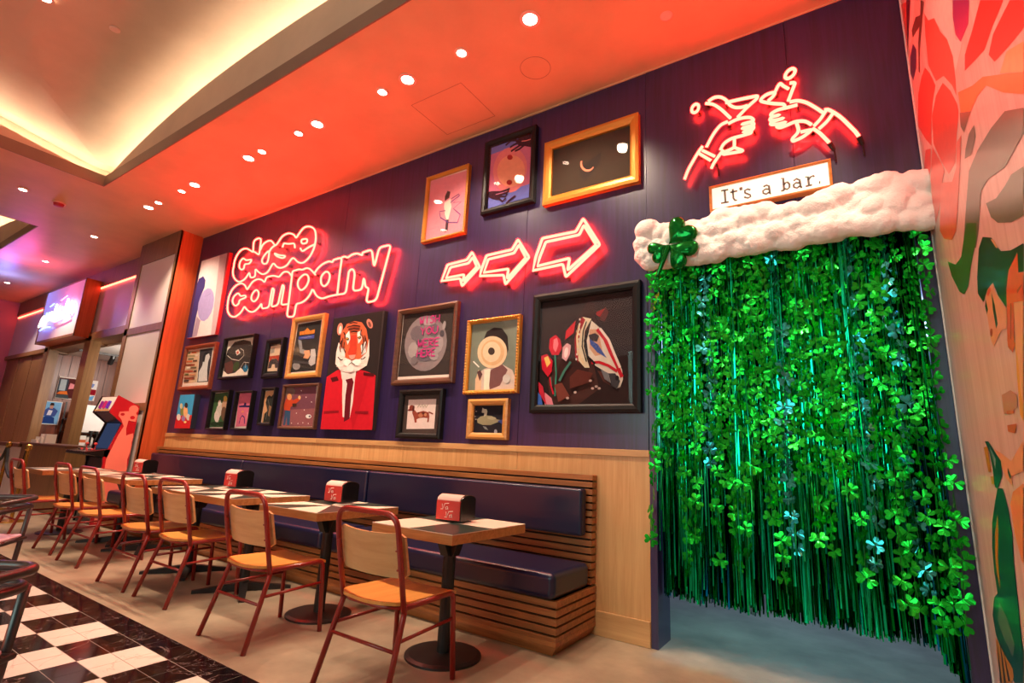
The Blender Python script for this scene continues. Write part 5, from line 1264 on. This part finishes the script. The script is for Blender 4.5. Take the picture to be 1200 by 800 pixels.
CH = [(-2.115, -1.47, 0.0, 'nearest red tube chair, at the table by the doorway'), (-3.235, -1.47, 0.0, 'second nearest red tube chair, at the second table'), (-4.40, -1.377, 0.0, 'red tube chair at the right half of the third table'),
      (-5.06, -1.39, 0.0, 'red tube chair at the left half of the third table'), (-6.17, -1.345, 0.0, 'red tube chair at the right end of the fourth table'), (-6.95, -1.32, 0.0, 'red tube chair at the left part of the fourth table'), (-7.83, -1.475, 0.0, 'farthest red tube chair, its seat lit violet')]
first = red_chair(CH[0][3])
for k, (x, y, a, lb) in enumerate(CH):
    o = first if k == 0 else dup(first)
    o.location = (x, y, 0); o.rotation_euler = (0, 0, a); o['label'] = lb

# ------------------------------------------------------------------ grey tub chairs at the left edge
def tub_chair(label, seat_col, loc, rz, lean):
    """corner of the arm loop at the origin; arms run along -y and the back along -x"""
    t = thing('tub_chair', label, 'chair', loc, rz, None)
    r = .018; S = .56; zt = .70
    loop = fillet([(0, -S, zt), (0, 0, zt), (-S, 0, zt), (-S, -S, zt)], .10, 8)
    obj('arm_loop', MB().tube(loop, r, 12), M['grey_tube'], t, smooth=True)
    loop2 = fillet([(-.012, -S, zt-.055), (-.012, -.012, zt-.055), (-S+.012, -.012, zt-.055), (-S+.012, -S, zt-.055)], .10, 8)
    obj('lower_loop', MB().tube(loop2, r*.95, 12), M['grey_tube'], t, smooth=True)
    for x, y in ((-.03, -.03), (-S+.03, -.03), (-.01, -S), (-S+.01, -S)):
        sx = .03 if x > -.2 else -.03; sy = .03 if y > -.2 else -.03
        if x > -.2 and y > -.2: sx, sy = lean*math.cos(rz), -lean*math.sin(rz)
        obj('leg', MB().tube([(x, y, zt-.055), (x+sx, y+sy, 0)], r*.9, 10), M['grey_tube'], t, smooth=True)
    obj('seat', MB().box(-S+.03, -.03, -S, -.06, .43, .452), seat_col, t, bevel=.01, bseg=3)
    obj('seat_rail', MB().tube([(-S+.02, -.03, .42), (-.02, -.03, .42), (-.02, -S, .42), (-S+.02, -S, .42)], .011, 8, closed=True), M['grey_tube'], t, smooth=True)
M['violet_lit_seat'] = mat('pale_seat', (206, 176, 190), .35)  # violet light is put into the seat colour
tub_chair('grey tube tub chair cut by the left edge, nearest the camera', M['violet_lit_seat'], (-2.47, -2.87, 0), 0.62, -.14)
tub_chair('grey tube tub chair farther back at the left edge, with a pale seat coloured as violet lit', M['violet_lit_seat'], (-5.12, -2.20, 0), 0.95, -.14)
# ------------------------------------------------------------------ pictures on the navy wall
def frame_mesh(w_, h_, fw_, d0, d1, step=.35):
    """mitred moulding: outer edge, raised face, inner slope"""
    rings = [(0, d0), (0, d1), (fw_*step, d1+.006), (fw_*.75, d1), (fw_, d1-.012), (fw_, d0)]
    vs = []
    for e, d in rings:
        vs += [(e, -d, e), (w_-e, -d, e), (w_-e, -d, h_-e), (e, -d, h_-e)]
    n = len(rings)
    return MB().add(vs, [(a*4+k, a*4+(k+1) % 4, ((a+1) % n)*4+(k+1) % 4, ((a+1) % n)*4+k) for a in range(n) for k in range(4)])
def ribbon(mb, pts, wd, y, col, th=.0004):
    n = len(pts)
    L, R = [], []
    for i in range(n):
        a = pts[max(0, i-1)]; b = pts[min(n-1, i+1)]
        dx, dz = b[0]-a[0], b[1]-a[1]
        l = math.hypot(dx, dz) or 1
        nx, nz = -dz/l*wd/2, dx/l*wd/2
        L.append((pts[i][0]+nx, pts[i][1]+nz)); R.append((pts[i][0]-nx, pts[i][1]-nz))
    vs = [(a, y, b) for a, b in L]+[(a, y, b) for a, b in R]
    mb.add(vs, [(i, i+1, n+i+1, n+i) for i in range(n-1)], 0, col)
def clip_poly(P, x0, x1, z0, z1):
    for ax, lim, sg in ((0, x0, 1), (0, x1, -1), (1, z0, 1), (1, z1, -1)):
        out = []
        for i in range(len(P)):
            a, b = P[i-1], P[i]
            ia, ib = (a[ax]-lim)*sg >= 0, (b[ax]-lim)*sg >= 0
            if ia != ib:
                t = (lim-a[ax])/(b[ax]-a[ax]); out.append((a[0]+t*(b[0]-a[0]), a[1]+t*(b[1]-a[1])))
            if ib: out.append(b)
        P = out
        if not P: break
    return P
def art_mesh(key, y, x0, x1, z0, z1, base=None):
    m = MB()
    if base: m.add([(x0, y, z0), (x1, y, z0), (x1, y, z1), (x0, y, z1)], [(0, 1, 2, 3)], 0, lin(base))
    for i, (k, c, wd, pts) in enumerate(ART[key]):
        P = [(a/1000, b/1000) for a, b in pts]
        yy = y-.0004*(i+1)
        if k == 's':
            ribbon(m, P, wd/1000, yy, lin(c))
        else:
            P = clip_poly(P, x0, x1, z0, z1)
            if len(P) > 2: m.add([(a, yy, b) for a, b in P], [tuple(range(len(P)))], 0, lin(c))
    return m
LET = {'W': [[(0, 1), (.22, 0), (.5, .62), (.78, 0), (1, 1)]], 'I': [[(.5, 0), (.5, 1)]], 'S': [[(1, .85), (.5, 1), (0, .75), (1, .3), (.5, 0), (0, .15)]], 'H': [[(0, 0), (0, 1)], [(1, 0), (1, 1)], [(0, .5), (1, .5)]],
       'Y': [[(0, 1), (.5, .5), (1, 1)], [(.5, .5), (.5, 0)]], 'O': [[(.5, 0), (0, .3), (0, .7), (.5, 1), (1, .7), (1, .3), (.5, 0)]], 'U': [[(0, 1), (0, .25), (.5, 0), (1, .25), (1, 1)]], 'E': [[(1, 0), (0, 0), (0, 1), (1, 1)], [(0, .5), (.8, .5)]], 'R': [[(0, 0), (0, 1), (.9, .95), (.9, .55), (0, .5), (1, 0)]]}
def words(m, s, x, z, cw, ch, wd, y, col):
    for k, c in enumerate(s):
        for st in LET[c]:
            for p_, q_ in zip(st[:-1], st[1:]): ribbon(m, [(x+k*cw*1.3+a*cw, z+b*ch) for a, b in (p_, q_)], wd, y, col)
PIC = {  # key: (frame width, frame material, depth, glazed, beads, label)
 'collage': (.055, 'red_frame', .045, 1, 0, 'red brown framed collage with a black and white portrait, under the pale tall canvas'),
 'green': (.022, 'black_frame', .06, 1, 0, 'black framed green picture with two pale figures in the bottom row'),
 'pink': (.022, 'black_frame', .06, 1, 0, 'black framed pink picture with a blue arch in the bottom row'),
 'beige': (.032, 'black_frame', .05, 1, 0, 'narrow black framed picture of a dark cat on tan in the bottom row'),
 'guitar': (.034, 'black_frame', .06, 1, 0, 'black framed abstract of dark rounded shapes with a blue drop'),
 'arch': (.065, 'black_frame', .05, 1, 0, 'small black framed picture of a red arch between abstract and gold poster'),
 'mauve': (.03, 'brown_frame', .045, 1, 0, 'brown framed mauve picture of a shaggy cartoon figure in blue trousers'),
 'bowl': (.06, 'gold_wood', .05, 1, 0, 'gold framed black poster with orange and blue title above a hand'),
 'moon': (.055, 'brown_frame', .045, 1, 0, 'brown framed moon poster with pink lettering'),
 'dog': (.05, 'black_frame', .05, 1, 0, 'black framed dachshund print under the moon poster'),
 'duck': (.055, 'gold_wood', .045, 1, 0, 'small wood framed dark picture of a bird, under the doughnut portrait'),
 'donut': (.035, 'gold', .045, 1, 1, 'gold beaded frame with a portrait whose face is a doughnut'),
 'horse': (.065, 'black_frame', .05, 1, 0, 'large black framed painting of a painted horse head with tulips'),
 'dancer': (.03, 'gold', .045, 1, 1, 'gold beaded frame with a dancer on pink'),
 'hands': (.055, 'black_frame', .05, 1, 0, 'black framed print of two dark hands and a sun on violet'),
 'eclipse': (.075, 'gold', .05, 1, 0, 'wide gold framed dark picture of a thin crescent'),
}
for key, (fw_, fm, dp, gl, beads, label) in PIC.items():
    x0, x1, z0, z1 = FRAMES[key]
    w_, h_ = x1-x0, z1-z0
    t = thing('framed_picture', label, 'picture', (x0, 0, z0))
    fr = obj('frame', frame_mesh(w_, h_, fw_, .001, dp), M[fm], t)
    obj('backing', MB().box(fw_*.5, w_-fw_*.5, -.012, -.002, fw_*.5, h_-fw_*.5), M['mat_dark'] if key in ('arch', 'dog', 'eclipse', 'horse') else M['mat_board'], t)
    m = art_mesh(key, -.013, fw_-.004, w_-fw_+.004, fw_-.004, h_-fw_+.004)
    if key == 'moon':
        for k, (s, zz, cw) in enumerate((('WISH', .60, .052), ('YOU', .49, .062), ('WERE', .37, .056), ('HERE', .27, .048))):
            words(m, s, .30 if k != 1 else .32, zz, cw, .075, .013, -.0205, lin((206, 60, 130)))
    obj('print', m, M['print'], t)
    if key in ('dog',): pass
    obj('glass', MB().box(fw_-.002, w_-fw_+.002, -dp+.014, -dp+.012, fw_-.002, h_-fw_+.002), M['pane'], t)
    if beads:
        b = MB(); n = int((2*w_+2*h_)/.026); s = fw_*.36
        per = [(s, s), (w_-s, s), (w_-s, h_-s), (s, h_-s)]
        for k in range(4):
            a, c = per[k], per[(k+1) % 4]; L = math.dist(a, c); nn = int(L/.026)
            for i in range(nn):
                px_, pz_ = a[0]+(c[0]-a[0])*i/nn, a[1]+(c[1]-a[1])*i/nn
                b.lathe([(.004, 0.0), (.010, .004), (.010, .008), (.004, .012)], (0, 0, 0), 6)
                for q in range(24):
                    x_, y_, z_ = b.v[-24+q]; b.v[-24+q] = (px_+x_, -dp-.002-z_, pz_+y_)
        obj('beading', b, M['gold'], fr, kind='stuff')
for key, label in (('tall', 'tall pale canvas with a lilac balloon shape beside the orange lit column'), ('toon', 'small blue and red canvas of cartoon figures, leftmost in the bottom row'), ('tiger', 'tall canvas of a tiger in a red suit')):
    x0, x1, z0, z1 = FRAMES[key]; w_, h_ = x1-x0, z1-z0
    dp = {'tall': .05, 'toon': .07, 'tiger': .05}[key]
    t = thing('canvas_picture', label, 'picture', (x0, 0, z0))
    obj('stretcher', MB().box(0, w_, -dp+.001, -.001, 0, h_), mat('canvas_edge_'+key, {'tall': (150, 40, 46), 'toon': (30, 34, 52), 'tiger': (44, 30, 30)}[key], .6), t)  # edge of the tall canvas carries red light in its colour
    obj('print', art_mesh(key, -dp, 0, w_, 0, h_), M['canvas'], t)

# ------------------------------------------------------------------ neon signs
def neon_sign(name, label, group, paths, r=.0115, y=-.065, smooth_q=True):
    t = thing(name, label, 'neon sign', (0, 0, 0), 0, group)
    sup = MB()
    for cl, P in paths:
        P = [(a/1000, y, b/1000) for a, b in P]
        if cl == 2:
            path = fillet(P+[P[0]], .012, 2)[:-1]; tb = MB().tube(path, r, 8, closed=True)
        elif cl == 1:
            tb = MB().tube(smooth_path(P, 4, True), r, 8, closed=True)
        else:
            # keep sharp corners sharp, round the rest
            tb = MB().tube(fillet(P, .05, 4), r, 8)
        obj('neon_tube', tb, M['neon'], t, smooth=True)
        L = len(P)
        for i in range(0, L, 6):
            x_, _, z_ = P[i]
            sup.tube([(x_, -.001, z_), (x_, y+r, z_)], .005, 5)
            sup.box(x_-.014, x_+.014, -.008, -.001, z_-.014, z_+.014)
    obj('standoffs', sup, M['black'], t, kind='stuff')
    return t
neon_sign('word_sign', 'red neon outline lettering reading close company', None, NEON_CLOSE+NEON_COMPANY)
for k, (n_, lb) in enumerate((('A', 'largest neon arrow, right of the three'), ('B', 'middle of the three neon arrows'), ('C', 'smallest neon arrow, left of the three'))):
    neon_sign('arrow_sign', lb, 'neon arrows pointing right', (NEON_ARROW_A, NEON_ARROW_B, NEON_ARROW_C)[k], .0125, -.06)
    P = (NEON_ARROW_A, NEON_ARROW_B, NEON_ARROW_C)[k][0][1]
neon_sign('hand_sign', 'left neon hand clinking a martini glass', 'two neon hands toasting above the doorway', NEON_HAND_L, .0115)
neon_sign('hand_sign', 'right neon hand clinking a martini glass', 'two neon hands toasting above the doorway', NEON_HAND_R, .0115)
hands = [o for o in bpy.data.objects if o.name.startswith('hand_sign')]
for hs_, idx in zip(sorted(hands, key=lambda o: o.name), ((5, 8), (8, 9))):
    path = NEON_HAND_L if hs_.name == 'hand_sign' else NEON_HAND_R
    for q in idx:
        a, b = path[q][1][-2], path[q][1][-1]
        dx, dz = b[0]-a[0], b[1]-a[1]; l = math.hypot(dx, dz)
        e = (b[0]/1000, -.065, b[1]/1000); f = (e[0]+dx/l*.05, -.035, e[2]+dz/l*.05)
        obj('electrode_boot', MB().tube([e, f], .017, 8, rb=.012).tube([f, (f[0]+.004, -.012, f[2]-.07)], .006, 6), M['black'], hs_)
# lettered light box
x0, x1, z0, z1 = FRAMES['sign']; w_, h_ = x1-x0, z1-z0
t = thing('lettered_sign', "white framed light box reading It's a bar. over the doorway", 'sign', (x0, 0, z0))
obj('frame', frame_mesh(w_, h_, .02, .001, .062), M['gold_wood'], t)
obj('face', MB().box(.016, w_-.016, -.055, -.004, .016, h_-.016), M['sign_face'], t)
k = 0
for n in (3, 2, 1, 1, 3, 3, 3, 3, 1):         # I t ' s a b a r .
    m = MB()
    for P in SIGN_STROKES[k:k+n]:
        ribbon(m, [(a/1000-x0, b/1000-z0) for a, b in P], .013 if n > 1 or len(P) > 2 else .02, -.0555-.0002*(k % 3), None)
    obj('letter', m, M['sign_ink'], t)
    k += n

# ------------------------------------------------------------------ doorway: cotton cloud, balloon, foil curtain, garlands
def ico(mb, c, r, sc=(1, 1, 1), n=10):
    prof = [(math.sin(PI*k/n), -math.cos(PI*k/n)) for k in range(1, n)]
    seg = 14
    vs = [(c[0]+r*sc[0]*a*math.cos(2*PI*j/seg), c[1]+r*sc[1]*a*math.sin(2*PI*j/seg), c[2]+r*sc[2]*b) for a, b in prof for j in range(seg)]
    m_ = len(prof)
    fs = [(i*seg+j, i*seg+(j+1) % seg, (i+1)*seg+(j+1) % seg, (i+1)*seg+j) for i in range(m_-1) for j in range(seg)]
    fs += [tuple(range(seg))[::-1], tuple((m_-1)*seg+j for j in range(seg))]
    mb.add(vs, fs)
R2 = random.Random(11)
cl = MB()
cl.box(DX0-.0, .40, -.14, -.05, 2.57, 2.82)
top_z = lambda x: 2.845+.025*math.sin(x*9)+.03*max(0, x)
bot_z = lambda x: 2.53-.0*x
for i in range(46):
    x = -1.175+1.595*i/45
    for z in (bot_z(x)+.06, 2.645+R2.uniform(-.03, .03), 2.735+R2.uniform(-.03, .03), top_z(x)-.05):
        ico(cl, (x+R2.uniform(-.02, .02), -.145+R2.uniform(-.03, .02), z+R2.uniform(-.012, .012)), R2.uniform(.052, .10), (1, .85, .85))
ck = obj('cotton_cloud', cl, M['cotton'], smooth=True)
rm = ck.modifiers.new('remesh', 'REMESH'); rm.mode = 'VOXEL'; rm.voxel_size = .010; rm.use_smooth_shade = True
sm = ck.modifiers.new('smooth', 'SMOOTH'); sm.iterations = 3; sm.factor = .5
tx_ = bpy.data.textures.new('cotton_lumps', 'CLOUDS'); tx_.noise_scale = .035
dm = ck.modifiers.new('displace', 'DISPLACE'); dm.texture = tx_; dm.strength = .014; dm.mid_level = .5; dm.texture_coords = 'LOCAL'
tag(ck, 'long puffy white cotton cloud over the doorway', 'decoration')

def heart(n=28, s=1.0):
    P = []
    for k in range(n):
        a = 2*PI*k/n
        P.append((16*math.sin(a)**3/28*s, (13*math.cos(a)-5*math.cos(2*a)-2*math.cos(3*a)-math.cos(4*a)+17)/30*s))
    return P                                  # tip at the origin, lobes upwards, height ~1
bl = thing('foil_balloon', 'green foil shamrock balloon on the left end of the cotton cloud', 'balloon', (-.995, -.25, 2.655))
def leaf(ang, s):
    m = MB(); H = heart(32, s); cx, cz = 0, .58*s
    rows = [1.0, .93, .8, .6, .35]
    ca, sa = math.cos(ang), math.sin(ang)
    vs = []
    for side in (-1, 1):
        for f in rows:
            for k, (a, b) in enumerate(H):
                x_, z_ = cx+(a-cx)*f, cz+(b-cz)*f
                y_ = side*.17*s*math.sqrt(max(0, 1-f*f))*(1+.12*math.cos(9*k*2*PI/32)*f)
                vs.append((x_*ca+z_*sa, y_, -x_*sa+z_*ca))
        vs.append((cx*ca+cz*sa, side*.17*s, -cx*sa+cz*ca))
    n = 32; nr = len(rows); o1 = nr*n+1
    fs = []
    for q in (0, o1):
        for r_ in range(nr-1):
            for k in range(n): fs.append((q+r_*n+k, q+r_*n+(k+1) % n, q+(r_+1)*n+(k+1) % n, q+(r_+1)*n+k))
        for k in range(n): fs.append((q+(nr-1)*n+k, q+(nr-1)*n+(k+1) % n, q+nr*n))
    for k in range(n): fs.append((k, o1+k, o1+(k+1) % n, (k+1) % n))
    return m.add(vs, fs)
for ang, s in ((.80, .205), (-2.0, .15), (2.30, .205)):
    obj('leaf', leaf(ang, s), M['balloon'], bl, smooth=True)
obj('stem', MB().tube(smooth_path([(0, 0, -.01), (-.035, -.01, -.11), (-.085, 0, -.225)], 5), .02, 10, rb=.014), M['balloon'], bl, smooth=True)

# foil fringe curtain: far more strips than one could count
fs_ = MB()
greens = [(4, 150, 60), (6, 190, 110), (2, 110, 40), (10, 190, 150), (2, 130, 50), (0, 70, 24), (6, 110, 160), (0, 44, 20)]
for i in range(1700):
    u = i/1699
    x = DX0+.012+(DX1-.04-DX0-.012)*u+R2.uniform(-.008, .008)
    y = .075+.03*math.sin(u*31)+R2.uniform(-.03, .03)
    zb = .325+R2.uniform(-.03, .05)
    if u > .93: zb = .325-(u-.93)/.07*.18+R2.uniform(-.03, .04); y -= (u-.93)*.7
    wd = R2.uniform(.003, .0062)
    if R2.random() < .24: y -= R2.uniform(.06, .13); wd *= .8; zb += R2.uniform(.05, .75)
    a = R2.uniform(0, PI); tw = R2.uniform(-1.6, 1.6); ph = R2.uniform(0, 6)
    col = lin(greens[int(R2.random()**1.2*len(greens))] if y > .03 or u > .9 else (20, 215, 150))
    n = 16; vs = []
    for k in range(n+1):
        v = k/n; z = DZ-.02+(zb-DZ+.02)*v
        xx = x+.006*math.sin(ph+5*v)*v; yy = y+.010*math.sin(ph*2+7*v)*v
        an = a+tw*v+.35*math.sin(ph+9*v)
        vs += [(xx-wd*math.cos(an), yy-wd*math.sin(an), z), (xx+wd*math.cos(an), yy+wd*math.sin(an), z)]
    fs_.add(vs, [(2*k, 2*k+1, 2*k+3, 2*k+2) for k in range(n)], 0, col)
fc = obj('foil_curtain', fs_, M['foil'])
tag(fc, 'green metallic foil fringe curtain filling the bar doorway', 'curtain', kind='stuff')
fc2 = thing('curtain_rail', 'slim dark rail carrying the foil curtain behind the cotton cloud', 'rail', (DX0, .075, DZ-.012))
obj('bar', MB().box(0, DX1-.03-DX0, -.05, .05, -.008, .012), M['black'], fc2)

# shamrock garlands: every leaf cluster is a part
def shamrock_mesh(seed):
    rr_ = random.Random(seed); m = MB()
    for ang in (0, 2.15, -2.15):
        H = heart(14, .050); ca, sa = math.cos(ang), math.sin(ang); cup = rr_.uniform(-.006, .006)
        vs = []
        for a, b in H:
            x_, z_ = a*ca+b*sa, -a*sa+b*ca
            vs.append((x_, cup*.5*(b/.03)**2+rr_.uniform(-.001, .001), z_))
        b = .018
        vs.append((b*sa, cup*.2-.002, b*ca))
        n = len(H)
        m.add(vs, [(k, (k+1) % n, n) for k in range(n)])
    m.box(-.002, .002, -.0006, .0006, -.034, 0)
    return m
sm_ = [[None]*3, [None]*3]
G = []
for i in range(32):
    x = DX0-.015+(DX1+.02-DX0)*(i+.5)/32+R2.uniform(-.012, .012)
    zb = R2.uniform(.55, 1.25)
    if i in (0,): x, zb = DX0+.004, .62
    if i in (4, 10, 15): zb = R2.uniform(.42, .6)
    if i in (26, 27): zb = .50
    if i >= 29: zb = .42
    G.append((x, zb))
ORD = ('first second third fourth fifth sixth seventh eighth ninth tenth eleventh twelfth thirteenth fourteenth fifteenth sixteenth seventeenth eighteenth nineteenth twentieth'.split()
       +['twenty-'+q for q in 'first second third fourth fifth sixth seventh eighth ninth'.split()]+['thirtieth', 'thirty-first', 'thirty-second'])
for i, (x, zb) in enumerate(G):
    blue = i in (7, 16, 24, 28)
    lbl = '%s shamrock string from the left in the doorway, %s foil' % (ORD[i], 'teal blue holographic' if blue else 'green')
    if i == 0: lbl = 'leftmost string of green foil shamrocks, over the navy door jamb'
    if i == 31: lbl = 'rightmost string of green foil shamrocks, ending low beside the mural'
    g = thing('shamrock_garland', lbl, 'garland', (x, -.045 if 0 < i < 30 else -.07, DZ), 0, 'shamrock garlands in the doorway')
    yb = lambda z: -.05-.03*math.sin(z*3+i)
    n = 14
    obj('string', MB().tube([(.01*math.sin(i+k*.8), yb(DZ+(zb-DZ)*k/n)*.6, (zb-DZ)*k/n) for k in range(n+1)], .0016, 4), M['string'], g)
    z = DZ-.04
    while z > zb:
        s3 = R2.randrange(3)
        if sm_[blue][s3] is None:
            o = obj('shamrock', shamrock_mesh(s3*7+3), M['shamrock_blue' if blue else 'shamrock'], g); sm_[blue][s3] = o
        else:
            o = sm_[blue][s3].copy(); COL.objects.link(o); o.parent = g
        k = (DZ-z)/(DZ-zb)*n
        o.location = (.01*math.sin(i+k*.8)+R2.uniform(-.012, .012), yb(z)*.6+R2.uniform(-.016, .006), z-DZ)
        o.rotation_euler = (R2.uniform(-.5, .5), R2.uniform(-PI, PI), R2.uniform(-1.0, 1.0) if R2.random() < .75 else R2.uniform(-PI, PI))
        sc = R2.uniform(.8, 1.08); o.scale = (sc, sc, sc)
        z -= R2.uniform(.066, .096)*(1.0 if z > 1.4 else 1.25)
# the bar behind the curtain
struct('wall_back.001', MB().box(-3.2, 2.4, 2.6, 2.7, 0, 3.0).box(-3.3, -3.2, .24, 2.7, 0, 3.0).box(2.3, 2.4, .24, 2.7, 0, 3.0), M['navy'])
struct('ceiling.002', MB().box(-3.3, 2.4, .24, 2.7, 3.0, 3.1), M['dark'])
